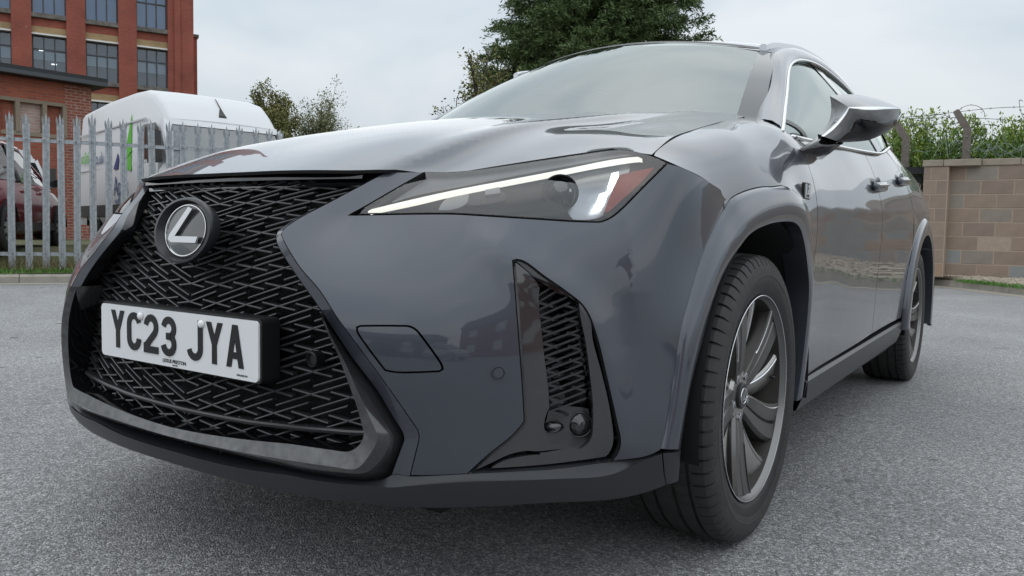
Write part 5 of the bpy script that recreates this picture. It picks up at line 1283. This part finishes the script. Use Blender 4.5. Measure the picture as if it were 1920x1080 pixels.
def make_car(name, loc, rz, m, label, group=None):
    e = empty(name, loc, rz, label, 'car', group)
    def s_(x, hw, zb_, zs): return [(x, -hw*.86, zb_), (x, -hw, zb_+.16), (x, -hw*1.0, zs-.18), (x, -hw*.93, zs-.03), (x, -hw*.80, zs), (x, 0, zs+.03), (x, hw*.80, zs), (x, hw*.93, zs-.03), (x, hw, zs-.18), (x, hw, zb_+.16), (x, hw*.86, zb_)]
    mb = MB(); mb.loft([s_(*a) for a in ((-2.1,.68,.42,.78),(-2.05,.80,.30,.92),(-1.7,.88,.24,1.0),(-1.0,.90,.22,1.02),(0,.91,.22,1.0),(.8,.90,.22,.97),(1.4,.88,.24,.92),(1.9,.82,.28,.80),(2.12,.66,.36,.66))], caps=True); mb.build('body', m, e, auto=50)
    def g_(x, hw, z): return [(x, -hw, z), (x, -hw*.96, z+.001), (x, 0, z+.02), (x, hw*.96, z+.001), (x, hw, z)]
    mb = MB(); mb.loft([[(-1.35,y,1.50) for y in np.linspace(-.56,.56,9)], [(-.6,y,1.56+.02*(1-(y/.6)**2)) for y in np.linspace(-.60,.60,9)], [(.15,y,1.54+.02*(1-(y/.6)**2)) for y in np.linspace(-.58,.58,9)], [(.42,y,1.46) for y in np.linspace(-.56,.56,9)]]); mb.build('roof', m, e, smooth=True)
    mb = MB(); mb.loft([[(.42,y,1.46) for y in np.linspace(-.56,.56,9)], [(1.15+.08*(1-(y/.72)**2),y,.985) for y in np.linspace(-.72,.72,9)]]); mb.build('windscreen', 'van_glass', e, smooth=True)
    mb = MB(); mb.loft([[(-1.35,y,1.49) for y in np.linspace(-.56,.56,9)], [(-1.95,y,1.0) for y in np.linspace(-.66,.66,9)]]); mb.build('rear_window', 'van_glass', e, smooth=True)
    for s in (-1,1):
        top = [(-1.35,s*.57,1.48),(-.6,s*.61,1.55),(.15,s*.59,1.53),(.42,s*.57,1.45)]; bot_ = [(-1.85,s*.80,1.0),(-.7,s*.84,1.0),(.3,s*.84,.99),(1.1,s*.80,.97)]
        mb = MB(); mb.loft([top, bot_]); mb.build('side_glass', 'van_glass', e)
        for a, b in (((-1.38,.57,1.49),(-1.92,.80,1.0)),((-.5,.612,1.55),(-.62,.846,1.0)),((.40,.575,1.46),(1.12,.80,.98))):
            mb = MB(); mb.tube([(a[0],s*a[1],a[2]),(b[0],s*b[1],b[2])], .035, 6); mb.build('pillar', m if a[0] != -.5 else 'gloss_black', e)
        mb = MB(); mb.tube([np.array(p)+[0,s*.004,.01] for p in top], .03, 6); mb.build('cant_rail', m, e)
        mb = MB(); mb.loft([[(.78,s*.86,1.0),(.90,s*.86,1.0),(.90,s*.86,1.06),(.78,s*.86,1.06)], [(.80,s*1.02,.99),(.92,s*1.02,1.0),(.92,s*1.02,1.13),(.80,s*1.02,1.13)]], closed=True, caps=True); mb.build('door_mirror', 'gloss_black', e)
        for x in (-.55,.25): mb = MB(); mb.box((x,s*.918,.86),(.20,.03,.03)); mb.build('door_handle', m, e)
        mb = MB(); mb.box((0,s*.905,.34),(2.0,.03,.12)); mb.build('sill', 'van_trim', e)
        for x in (-1.30,1.30):
            road_wheel(e, x, s*.80, .325, .325, .21, s)
            mb = MB(); mb.loft([[(x+R_*math.cos(t), s*y, .34+R_*math.sin(t)) for t in np.linspace(0, math.pi, 18)] for R_, y in ((.39,.925),(.375,.925),(.37,.70),(.02,.70))]); mb.build('wheel_arch', 'matt_black', e)
        put(e, 'headlight', 'reflector', [((1.92,s*.62,.74),(.20,.26,.14))]); put(e, 'tail_light', 'amber', [((-2.0,s*.70,.88),(.14,.20,.20))])
    return e
ra, fa = W(2,11.1,.33), W(100,13.6,.36); dv = fa-ra; cc = (ra+fa)/2
# the visible wheels are on the car's right side
dv[2] = 0; dv /= np.linalg.norm(dv); rt = np.array([dv[1],-dv[0],0.]); cc = cc-rt*.80
make_car('red_car', (cc[0],cc[1],.345), math.atan2(dv[1], dv[0]), 'car_red', 'dark red hatchback parked behind the palisade fence, its mirror towards the van')
# ---- concrete block wall behind the car
YW = 12.98
def xw(u): # where a picture column meets the wall's plane
    return on_plane(u, 420, (0,YW,0), np.array([0,1.,0]))[0]
ZB = .15
xp0, xp1 = xw(1729), xw(1776)
wall = empty('block_wall', (0,YW,ZB), 0, 'brown concrete block wall with pale mortar and light coping behind the parked car', 'wall')
mat('mortar', (.42,.33,.26), .95, noise=(14,(.34,.27,.21),.5,6))
bc = [(.315,.240,.192),(.335,.255,.200),(.290,.225,.184),(.310,.280,.238),(.365,.260,.185),(.300,.255,.215)]
for i, c in enumerate(bc): mat('block_%d' % i, c, .92, noise=(5.5,tuple(k*.80 for k in c),.5,7), bump=(120,.35,.004))
mat('block_grey', (.285,.295,.285), .92, noise=(5.5,(.24,.245,.24),.5,7), bump=(120,.35,.004))
mat('coping_stone', (.36,.31,.25), .9, noise=(6,(.27,.23,.18),.5,7), bump=(90,.3,.004))
X1 = 9.0
def block_mesh(l, h, d):
    b = .006; V = []
    for y, ins in ((0,b),(b*.8,0),(d,0)):
        V += [(ins,y,ins),(l-ins,y,ins),(l-ins,y,h-ins),(ins,y,h-ins)]
    F = [(0,1,2,3)]+[(r*4+i, r*4+4+i, r*4+4+(i+1)%4, r*4+(i+1)%4) for r in range(2) for i in range(4)]
    return V, F
BM = {}
def blk(l, h, mi):
    k = (round(l,3), round(h,3), mi)
    if k not in BM:
        V, F = block_mesh(l, h, .12); me = mesh('block', V, F, False); me.materials.append(MATS[mi]); BM[k] = me
    return BM[k]
mb = MB(); mb.box(((xp0+X1)/2, .10, .905),(X1-xp0, .194, 1.80)); mb.build('mortar_core', 'mortar', wall)
CH = .2255
for c in range(8):
    x = xp1-(.225 if c % 2 else 0); first = True
    while x < X1-.1:
        l = .440; x0 = x
        if x0 < xp1: l = l-(xp1-x0); x0 = xp1
        if l > .06:
            far = x0 > 2.6 and x0 < 4.6
            mi = 'block_grey' if (far and rng.random() < .75) or rng.random() < .05 else 'block_%d' % rng.choice(6, p=[.27,.25,.18,.1,.07,.13])
            o = link('block', blk(round(l-.004,3), .2135, mi), None, wall); o.location = (x0+.007, rng.normal(0,.0015), c*CH+.006)
        x += .4505
# pier at the wall's end
mb = MB(); mb.box(((xp0+xp1)/2+.0, -.02, .90),(xp1-xp0-.01, .274, 1.79)); mb.build('pier_core', 'mortar', wall)
wp = xp1-xp0-.02
for c in range(8):
    sp = .30*wp if c % 2 else .55*wp
    for x0, l in ((xp0+.004, sp-.006), (xp0+sp+.004, wp-sp-.004)):
        mi = 'block_%d' % rng.choice(6, p=[.25,.25,.15,.17,.08,.10]); o = link('block', blk(round(l,3), .2145, mi), None, wall); o.location = (x0, -.16, c*CH+.006)
x = xp0-.02
while x < X1-.1:
    l = rng.choice([.30,.44,.52]); mbk = MB(); V, F = block_mesh(l, .105, .24); mbk.add(V, F); o = mbk.build('coping_stone', 'coping_stone', wall); o.location = (x, -.175 if x < xp1 else -.02, 8*CH+.004+rng.normal(0,.003)); x += l+.008
# dark panel wall running on to the left
mat('dark_concrete', (.035,.034,.033), .9, noise=(6,(.022,.022,.022),.5,6), bump=(60,.4,.006))
dw = empty('dark_panel_wall', (0,YW+.12,ZB), 0, 'blackened concrete panel wall with capping beside the block wall pier', 'wall')
for k in range(6):
    mbk = MB(); V, F = block_mesh(2.6, .27, .10); mbk.add(V, F); o = mbk.build('panel', 'dark_concrete', dw); o.location = (xp0-2.65, 0, k*.283)
mb = MB(); mb.box((xp0-1.36,.02,1.76),(2.68,.24,.12)); mb.build('capping', 'dark_concrete', dw)
rp = spline([(xp0-.10,-.04,1.55),(xp0-.06,-.05,1.50),(xp0-.10,-.05,1.43),(xp0-.16,-.05,1.40),(xp0-.15,-.05,1.46),(xp0-.08,-.05,1.54)], 20)
mb = MB(); mb.tube(rp, .008, 6); tag(mb.build('rope_loop', 'kerb_stone', smooth=True), 'small pale rope loop hanging on the blackened wall', 'rope').location = (0,YW+.12,ZB)
# ---- cranked concrete posts with barbed wire
mat('old_concrete', (.19,.165,.145), .95, noise=(18,(.12,.105,.092),.5,7), bump=(70,.5,.006))
mat('wire', (.10,.09,.09), .6, metal=.6)
mat('wire_green', (.20,.25,.21), .6, metal=.3)
posts = []
for u, vt, vk, lab in ((1808,207,243,'cranked grey concrete fence post rising from the block wall coping'),(1693,225,262,'cranked concrete fence post behind the blackened wall, half behind the mirror')):
    yp = YW+.30; n_ = np.array([0,1.,0]); P_ = lambda uu, v: on_plane(uu, v, (0,yp,0), n_)
    k = P_(u+6, vk); t = P_(u-16, vt); b = np.array([k[0],yp,.9])
    e = empty('concrete_post', (k[0],yp,0), 0, lab, 'post', None)
    w = .052
    rowsq = [[np.array([c[0]+sx*w*1.1-k[0], sy*w, c[2]]) for sx, sy in ((-1,-1),(1,-1),(1,1),(-1,1))] for c in (np.array([k[0],0,.0]), np.array([k[0],0,k[2]-.06]), k+[0,0,.02])]
    d = t-k; d[1] = 0; L_ = np.linalg.norm(d); d /= L_; nn_ = np.array([d[2],0,-d[0]])
    rowsq += [[k-[k[0],k[1],0]+d*q+nn_*sx*w*1.1*sc_+np.array([0,sy*w*sc_,0]) for sx, sy in ((-1,-1),(1,-1),(1,1),(-1,1))] for q, sc_ in ((.08,1.),(L_*.92,.9),(L_,.6))]
    mb = MB(); mb.loft(rowsq, closed=True, caps=True); mb.build('post_shaft', 'old_concrete', e, auto=35)
    for z in (k[2]-.12, k[2]-.55, k[2]-.8): mb = MB(); mb.lathe([(-.012,0),(-.012,.012),(0,.016)], 8, 'y', (0,-w-.001,z)); mb.build('staple', 'wire_green', e)
    posts.append((k, t))
def barbed(name, P, label, m='wire', r=.0045, barb=.16):
    P = spline(P, max(40, int(np.linalg.norm(np.diff(np.array(P), axis=0), axis=1).sum()/.05))); mb = MB(); mb.tube(P, r, 5)
    L_ = np.concatenate([[0], np.cumsum(np.linalg.norm(np.diff(P, axis=0), axis=1))])
    if barb:
        for s in np.arange(.05, L_[-1], barb):
            c = np.array([np.interp(s, L_, P[:,i]) for i in range(3)])
            for _ in range(2):
                v = rng.normal(0,1,3); v /= np.linalg.norm(v); mb.tube([c-v*.022, c+v*.022], .0028, 4)
    return tag(mb.build(name, m, smooth=True), label, 'wire', 'barbed wire over the block wall')
PW = lambda u, v, y=YW+.28: on_plane(u, v, (0,y,0), np.array([0,1.,0]))
WL = 'rusty barbed wire strand stretched between the cranked posts above the block wall'
barbed('barbed_wire', [PW(1688,220),(PW(1745,216)),PW(1795,210),PW(1860,203),PW(1930,200),PW(2080,196)], 'top strand of rusty barbed wire tied to the tips of the cranked posts')
barbed('barbed_wire', [PW(1700,222.5),PW(1770,221),PW(1812,221),PW(1860,223),PW(1930,228),PW(2080,228)], 'middle strand of rusty barbed wire crossing the slanted post heads')
barbed('barbed_wire', [PW(1700,236),PW(1770,232),PW(1815,231),PW(1870,236)], 'short lowest strand of barbed wire near the bend of the post')
CL = 'loose looping coil of barbed wire above the block wall'
barbed('barbed_wire_coil', [PW(1740,262),PW(1737,225),PW(1745,217),PW(1765,215),PW(1780,220),PW(1790,232),PW(1796,245)], 'rusty barbed wire coil looping between the two cranked posts')
barbed('barbed_wire_coil', [PW(1790,225),PW(1800,205),PW(1818,197),PW(1835,200),PW(1845,210),PW(1846,218)], 'barbed wire coil arching over the tip of the post on the block wall')
barbed('barbed_wire_coil', [PW(1811,228),PW(1826,228),PW(1840,236),PW(1850,250)], 'thin wire coil sagging from the bend of the post')
barbed('barbed_wire_coil', [PW(1918,190),PW(1912,188),PW(1912,200),PW(1916,215),PW(1922,225)], 'upright wire loop hanging from the top strand')
TL = 'tangled green-grey wire lying along the top of the block wall'
for k in range(16):
    u0 = rng.uniform(1725,1920); P = [PW(u0+j*rng.uniform(14,24)*(1 if k % 2 else -1)*.7, rng.uniform(265,300) if k < 10 else rng.uniform(250,292), YW+.2+rng.uniform(0,.3)) for j in range(5)]
    tag(barbed('wire_tangle', P, TL, 'wire_green', .005, 0), TL, 'wire', 'wire tangle on the wall')
# ---- gravel strip, kerb, yellow line at the right
mat('gravel_bed', (.30,.25,.19), .95, noise=(60,(.20,.17,.13),.5,4))
kpts = [at(1560,521,z=0), at(1732,533,z=0), at(1800,539,z=0), at(1920,553,z=0)]
e1_ = kpts[-1]; d_ = (kpts[-1]-kpts[1]); d_ /= np.linalg.norm(d_)
kpts = [kpts[0]+(kpts[0]-kpts[1])*1.2]+kpts+[e1_+d_*1.5, e1_+d_*3.2+np.array([.2,-.3,0]), e1_+d_*4.6+np.array([.2,-2.0,0]), e1_+d_*4.9+np.array([.2,-6,0])]
kl = spline(np.array(kpts), 90); tg = np.gradient(kl, axis=0); tg /= np.linalg.norm(tg, axis=1)[:,None]; kno = np.stack([-tg[:,1], tg[:,0], 0*tg[:,0]], 1)
mb = MB(); mb.loft([kl+kno*.12+[0,0,.098], np.where(kno[:,1:2] > .5, np.stack([kl[:,0], np.full(90,YW+.4), 0*kl[:,0]], 1), kl+kno*4)+[0,0,.17]]); tag(mb.build('gravel_strip', 'gravel_bed'), kind='structure')
rk = empty('right_kerb'); tag(rk, kind='structure')
for i in range(0, 88, 2):
    a, b = kl[i], kl[i+2]; na_, nb_ = kno[i]*.125, kno[i+2]*.125; b = a+(b-a)*.985
    mb = MB(); Z = np.array([0,0,.10]); mb.add([a, b, b+nb_, a+na_, a+Z+na_*.1, b+Z+nb_*.1, b+nb_+Z, a+na_+Z], [(0,1,2,3),(7,6,5,4),(0,4,5,1),(3,2,6,7),(0,3,7,4),(1,5,6,2)]); mb.build('kerb_stone', 'kerb_stone', rk)
mat('line_yellow', (.62,.50,.22), .8, noise=(30,(.42,.37,.25),.6,8))
mb = MB(); mb.loft([kl-kno*.32+[0,0,.004], kl-kno*.24+[0,0,.004]]); tag(mb.build('yellow_line', 'line_yellow'), kind='structure')
# loose stones
cmats = []
mat('gravel_stone', (.48,.42,.34), .9, noise=(14,(.30,.25,.20),.6,3))
V = []; F = []
ico = [(0,0,1),(.89,0,.45),(.28,.85,.45),(-.72,.53,.45),(-.72,-.53,.45),(.28,-.85,.45),(.72,.53,-.45),(-.28,.85,-.45),(-.89,0,-.45),(-.28,-.85,-.45),(.72,-.53,-.45),(0,0,-1)]
icf = [(0,1,2),(0,2,3),(0,3,4),(0,4,5),(0,5,1),(1,6,2),(2,7,3),(3,8,4),(4,9,5),(5,10,1),(6,7,2),(7,8,3),(8,9,4),(9,10,5),(10,6,1),(11,7,6),(11,8,7),(11,9,8),(11,10,9),(11,6,10)]
ico = np.array(ico)
for _ in range(4200):
    u = rng.uniform(1705,2030); i = rng.integers(20, 70); t = rng.uniform(0,1)
    x = rng.uniform(-1.2,4.0); yk = np.interp(x, kl[:60,0], kl[:60,1]); y = yk+.14+(YW-.03-yk-.14)*t; s = rng.uniform(.012,.034)
    q = (ico*rng.uniform(.6,1.1,(12,1))*[s*1.2,s,s*.7])@rotm('Z', rng.uniform(0,6)).T+[x,y,.10+.07*t+s*.3]; k = len(V); V += list(q); F += [tuple(a+k for a in f) for f in icf]
tag(link('gravel_stones', mesh('gravel_stones', V, F, False), 'gravel_stone'), 'pale loose gravel stones along the foot of the block wall', 'gravel', kind='stuff')
pts = []
for _ in range(2600):
    x = abs(rng.normal(0,1.))*1.2+.28 if rng.random() < .75 else rng.uniform(.2,2.2); yk = np.interp(x, kl[:60,0], kl[:60,1]); pts.append(np.array([x, yk+rng.normal(.10,.10), .085]))
tag(blades('kerb_grass', pts, .02,.075,.005,'grass_green',.5), 'tufts of green grass growing over the kerb below the block wall', 'grass', kind='stuff')

# ---- foliage
def leaf_mat(name, c1, c2, scale=2.2):
    m = mat(name, c1, .6, noise=(scale, c2, .7, 5)); b = m.node_tree.nodes['Principled BSDF']
    b.inputs['Subsurface Weight'].default_value = 0; return m
leaf_mat('conifer_green', (.055,.095,.034), (.13,.18,.06), 1.1)
leaf_mat('hedge_green', (.16,.25,.03), (.28,.34,.06), 1.6)
leaf_mat('hedge_low', (.07,.15,.025), (.12,.21,.04), 1.6)
leaf_mat('autumn_leaf', (.20,.17,.05), (.13,.16,.05), 1.2)
leaf_mat('pale_leaf', (.16,.19,.09), (.21,.20,.10), 1.2)
mat('bark', (.07,.055,.042), .95, noise=(9,(.04,.033,.028),.5,6), bump=(30,.5,.02))
def leaves(C, N_, size, aspect=2.2, dirs=None):
    """flat pointed leaves at points C"""
    C = np.asarray(C); n = len(C); D = rng.normal(0,1,(n,3)) if dirs is None else dirs+rng.normal(0,.35,(n,3)); D /= np.linalg.norm(D, axis=1)[:,None]
    A_ = np.cross(D, rng.normal(0,1,(n,3))); A_ /= np.linalg.norm(A_, axis=1)[:,None]; s = size*rng.uniform(.6,1.3,(n,1))
    V = np.stack([C, C+D*s*aspect*.5+A_*s*.5, C+D*s*aspect, C+D*s*aspect*.5-A_*s*.5], 1).reshape(-1,3)
    F = np.arange(n*4).reshape(-1,4); return V, F
def fast_mesh(name, V, F):
    me = bpy.data.meshes.new(name); me.vertices.add(len(V)); me.vertices.foreach_set('co', np.asarray(V, np.float32).ravel()); n = len(F); k = F.shape[1]
    me.loops.add(n*k); me.loops.foreach_set('vertex_index', F.ravel().astype(np.int32)); me.polygons.add(n); me.polygons.foreach_set('loop_start', np.arange(n, dtype=np.int32)*k); me.polygons.foreach_set('loop_total', np.full(n, k, np.int32)); me.update(calc_edges=True); return me
# conifer with drooping feathery branches
def conifer(loc, Ht, Rb, label):
    e = empty('conifer_tree', loc, 0, label, 'tree'); mb = MB(); mb.tube([(0,0,-.2),(.1,0,Ht*.5),(0,.1,Ht)], [.42,.25,.03], 10); mb.build('trunk', 'bark', e, smooth=True)
    mbb = MB(); Cs = []; Ds = []
    nb_ = 520
    for i in range(nb_):
        z = Ht*(.06+.93*(i/nb_)**1.15); R_ = Rb*(1-(z/Ht)**1.6)**.8*rng.uniform(.66,1.12)+.15; t = i*2.39996+rng.normal(0,.25)
        d = np.array([math.cos(t), math.sin(t), 0]); rise = rng.uniform(.20,.55)
        P = [np.array([0,0,z])+d*R_*s+np.array([0,0,R_*(rise*s-.38*rise*s*s)]) for s in np.linspace(0, 1, 7)]
        mbb.tube(P, np.linspace(.05,.008,7), 4, cap=False)
        side = np.array([-d[1], d[0], 0])
        nt_ = int(16+R_*7)
        for s in np.sqrt(rng.uniform(.06,1,nt_)):
            c = np.array([np.interp(s, np.linspace(0,1,7), [p[k] for p in P]) for k in range(3)])
            sg = rng.choice([-1,1]); ln = (.16+.75*(1-s*.6))*rng.uniform(.4,1.)*R_*.30+.15
            v = d*rng.uniform(.5,1.)+side*sg*rng.uniform(.3,1.)+np.array([0,0,rng.normal(-.05,.22)]); v /= np.linalg.norm(v)
            m_ = int(9+ln*20); q = np.linspace(.05,1,m_)
            tw = c+np.outer(q*ln, v)+np.stack([0*q,0*q,-.12*ln*q*q],1)+rng.normal(0,.03,(m_,3))
            Cs.append(tw); Ds.append(np.tile(v, (m_,1))+rng.normal(0,.45,(m_,3)))
    mbb.build('limb', 'bark', e)
    C_ = np.concatenate(Cs); D_ = np.concatenate(Ds); C_ = np.concatenate([C_, C_+rng.normal(0,.05,C_.shape)]); D_ = np.concatenate([D_, D_+rng.normal(0,.3,D_.shape)]); V, F = leaves(C_, 0, .034, 3.6, D_); o = link('crown', fast_mesh('crown', V, F), 'conifer_green', e); return e
ct = W(1098,24.,0); conifer((ct[0],ct[1],0), 13.5, 3.6, 'big dark conifer with feathery drooping branches behind the grey crossover')
def broadleaf(name, loc, Ht, R_, zc, mname, label, nl=6000, size=.11, gaps=.5, seed=1):
    r = np.random.default_rng(seed); e = empty(name, loc, 0, label, 'tree'); mb = MB(); Cs = []
    mb.tube([(0,0,-.2),(.1,0,zc*.6),(0,0,zc)], [.22,.16,.10], 8)
    tips = []
    for k in range(46):
        t = r.uniform(0, 6.283); el = r.uniform(-.1, 1.3); ln = R_*r.uniform(.55,1.05)
        d = np.array([math.cos(t)*math.cos(el), math.sin(t)*math.cos(el), math.sin(el)*(Ht-zc)/R_]); s0 = np.array([0,0,zc*r.uniform(.6,1.)])
        P = spline([s0, s0+d*ln*.5+[0,0,.3], s0+d*ln], 8); mb.tube(P, np.linspace(.06,.01,8), 4, cap=False)
        for j in range(3, 8):
            for _ in range(3): tips.append(P[j]+r.normal(0,.16*R_*.5,3))
        for _ in range(4):
            q = P[r.integers(3,8)]; w_ = q+r.normal(0,.28*R_*.6,3)+[0,0,.15*R_]; mb.tube([q, (q+w_)/2+r.normal(0,.05,3), w_], [.015,.01,.004], 3, cap=False); tips.append(w_)
    mb.build('trunk', 'bark', e)
    T_ = np.array(tips); C = T_[r.integers(0, len(T_), nl)]+r.normal(0,.13*R_*.55,(nl,3)); V, F = leaves(C, 0, size, 1.6)
    link('crown', fast_mesh('crown', V, F), mname, e); return e
b_ = W(893,19.,0); broadleaf('autumn_tree', (b_[0],b_[1],0), 5.5, 1.0, 3.4, 'autumn_leaf', 'small tree with yellowing autumn leaves left of the big conifer', 5200, .05, seed=3)
b_ = W(508,34.,0); broadleaf('yellowing_tree', (b_[0],b_[1],.3), 6.6, 1.25, 4.2, 'autumn_leaf', 'yellow-green round tree beyond the white van', 34000, .065, seed=5)
b_ = W(598,38.,0); broadleaf('thin_tree', (b_[0],b_[1],.3), 7.6, 1.9, 4.0, 'pale_leaf', 'thin twiggy tree with sparse pale leaves beyond the hood', 22000, .055, seed=8)
# leafy shrubs behind the block wall
def shrub(loc, Ht, label, seed, mname='hedge_green', n=46, spread=.55):
    r = np.random.default_rng(seed); e = empty('leafy_shrub', loc, 0, label, 'shrub', 'shrubs behind the block wall'); mb = MB(); Cs = []; Ds = []
    for k in range(n):
        t = r.uniform(0, 6.283); b0_ = np.array([r.normal(0,spread*.5), r.normal(0,.2), .2]); h = Ht*r.uniform(.55,1.0); top = b0_+np.array([r.normal(0,.28), r.normal(0,.18), h])
        P = spline([b0_, (b0_+top)/2+r.normal(0,.06,3), top], 12); mb.tube(P, np.linspace(.012,.003,12), 3, cap=False)
        m_ = 190; s = r.uniform(.25,1.,m_); C = np.stack([np.interp(s, np.linspace(0,1,12), P[:,i]) for i in range(3)], 1); rad = .26*(1.1-s)[:,None]+.04; off = r.normal(0,1,(m_,3))*rad*.6
        Cs.append(C+off); Ds.append(off*2+[0,0,.5])
    mb.build('stem', 'bark', e); C = np.concatenate(Cs); V, F = leaves(C, 0, .031, 2.4, np.concatenate(Ds)); link('crown', fast_mesh('crown', V, F), mname, e)
for k, (u, vt) in enumerate(((1640,235),(1668,225),(1690,222),(1712,213),(1735,222),(1758,226),(1780,225),(1800,240),(1838,262),(1858,245),(1875,222),(1895,224),(1905,206),(1925,222),(1960,215),(2010,220))):
    y = YW+1.5+.35*(k % 3); P = on_plane(u, vt, (0,y,0), np.array([0,1.,0])); shrub((P[0],y,0), P[2]*.97, ('yellow-green leafy shrub behind the blackened wall, beside the grey crossover' if u < 1693 else 'yellow-green leafy shrub between the two cranked concrete posts' if u < 1808 else 'yellow-green leafy shrub behind the block wall beyond both cranked posts'), 20+k, 'hedge_green', 30, .5)
for k, u in enumerate((1665,1705,1750,1790,1830,1870,1910,1960)):
    y = YW+1.2; P = on_plane(u, 268, (0,y,0), np.array([0,1.,0])); shrub((P[0],y,0), P[2], ('low dark green shrub behind the blackened panel wall' if u < 1730 else 'low dark green shrub between the posts under the wire tangle' if u < 1808 else 'low dark green shrub behind the block wall beyond both posts'), 60+k, 'hedge_low', 26, .7)

# ---- unseen workshop, house and cars, invented to fill the reflections in the car
mat('grey_render', (.20,.205,.21), .9, noise=(.8,(.15,.155,.16),.5,6))
mat('slate', (.05,.052,.058), .7, noise=(3,(.035,.036,.04),.5,5))
mat('sign_white', (.75,.75,.74), .5); mat('sign_red', (.5,.04,.03), .5)
wk = empty('workshop', (3.5,-17,0), math.radians(8), 'grey rendered workshop with slate roof and arrow sign, mirrored in the bumper', 'building')
put(wk, 'wall', 'grey_render', [((0,-4,1.6),(22,8,3.2))])
mb = MB(); mb.loft([[(-11.4,.35,3.15),(11.4,.35,3.15)], [(-11.4,-4,5.0),(11.4,-4,5.0)], [(-11.4,-8.4,3.15),(11.4,-8.4,3.15)]]); mb.build('roof', 'slate', wk)
for x in (-7.5,1.5,7.0): put(wk, 'door', 'frame_grey', [((x,.03,1.3),(2.6,.08,2.6))])
for x in (-4,-1.6,4.4,9.4): put(wk, 'window', 'white_paint', [((x,.04,2.2),(1.3,.08,.8))])
sg = put(wk, 'sign_board', 'sign_white', [((4.4,.10,1.25),(1.9,.05,.8))])
BK = np.array([[-1,0,0],[0,0,1],[0,1,0]]).astype(float)
text('sign_lettering', 'MOT', .34, (4.1,.13,1.25), BK, 'plate_ink', wk); mb = MB(); mb.prism([(5.2,.135,1.25),(4.9,.135,1.4),(4.9,.135,1.3),(4.6,.135,1.3),(4.6,.135,1.2),(4.9,.135,1.2),(4.9,.135,1.1)], (0,.004,0)); mb.build('sign_arrow', 'plate_ink', wk)
hs = empty('brick_house', (21,-11,0), math.radians(62), 'brick house with slate roof beyond the workshop, mirrored in the wing', 'house')
put(hs, 'wall', 'red_brick', [((0,-4,2.6),(12,8,5.2))]); mb = MB(); mb.loft([[(-6.3,.4,5.1),(6.3,.4,5.1)], [(-6.3,-4,7.6),(6.3,-4,7.6)], [(-6.3,-8.4,5.1),(6.3,-8.4,5.1)]]); rf = mb.build('roof', 'slate', hs); put(rf, 'chimney', 'red_brick', [((3,-4,7.8),(.9,.7,1.6))])
for x in (-4,0,4):
    for z in (1.4,3.9): put(hs, 'window', 'white_paint', [((x,.05,z),(1.3,.1,1.2))])
make_car('red_car', (-1.6,-10.5,0), math.radians(15), 'car_red_bright', 'bright red hatchback parked by the workshop, mirrored in the bumper')
make_car('white_car', (8.5,-9.5,0), math.radians(80), 'van_white', 'white hatchback parked by the workshop, mirrored in the wing')
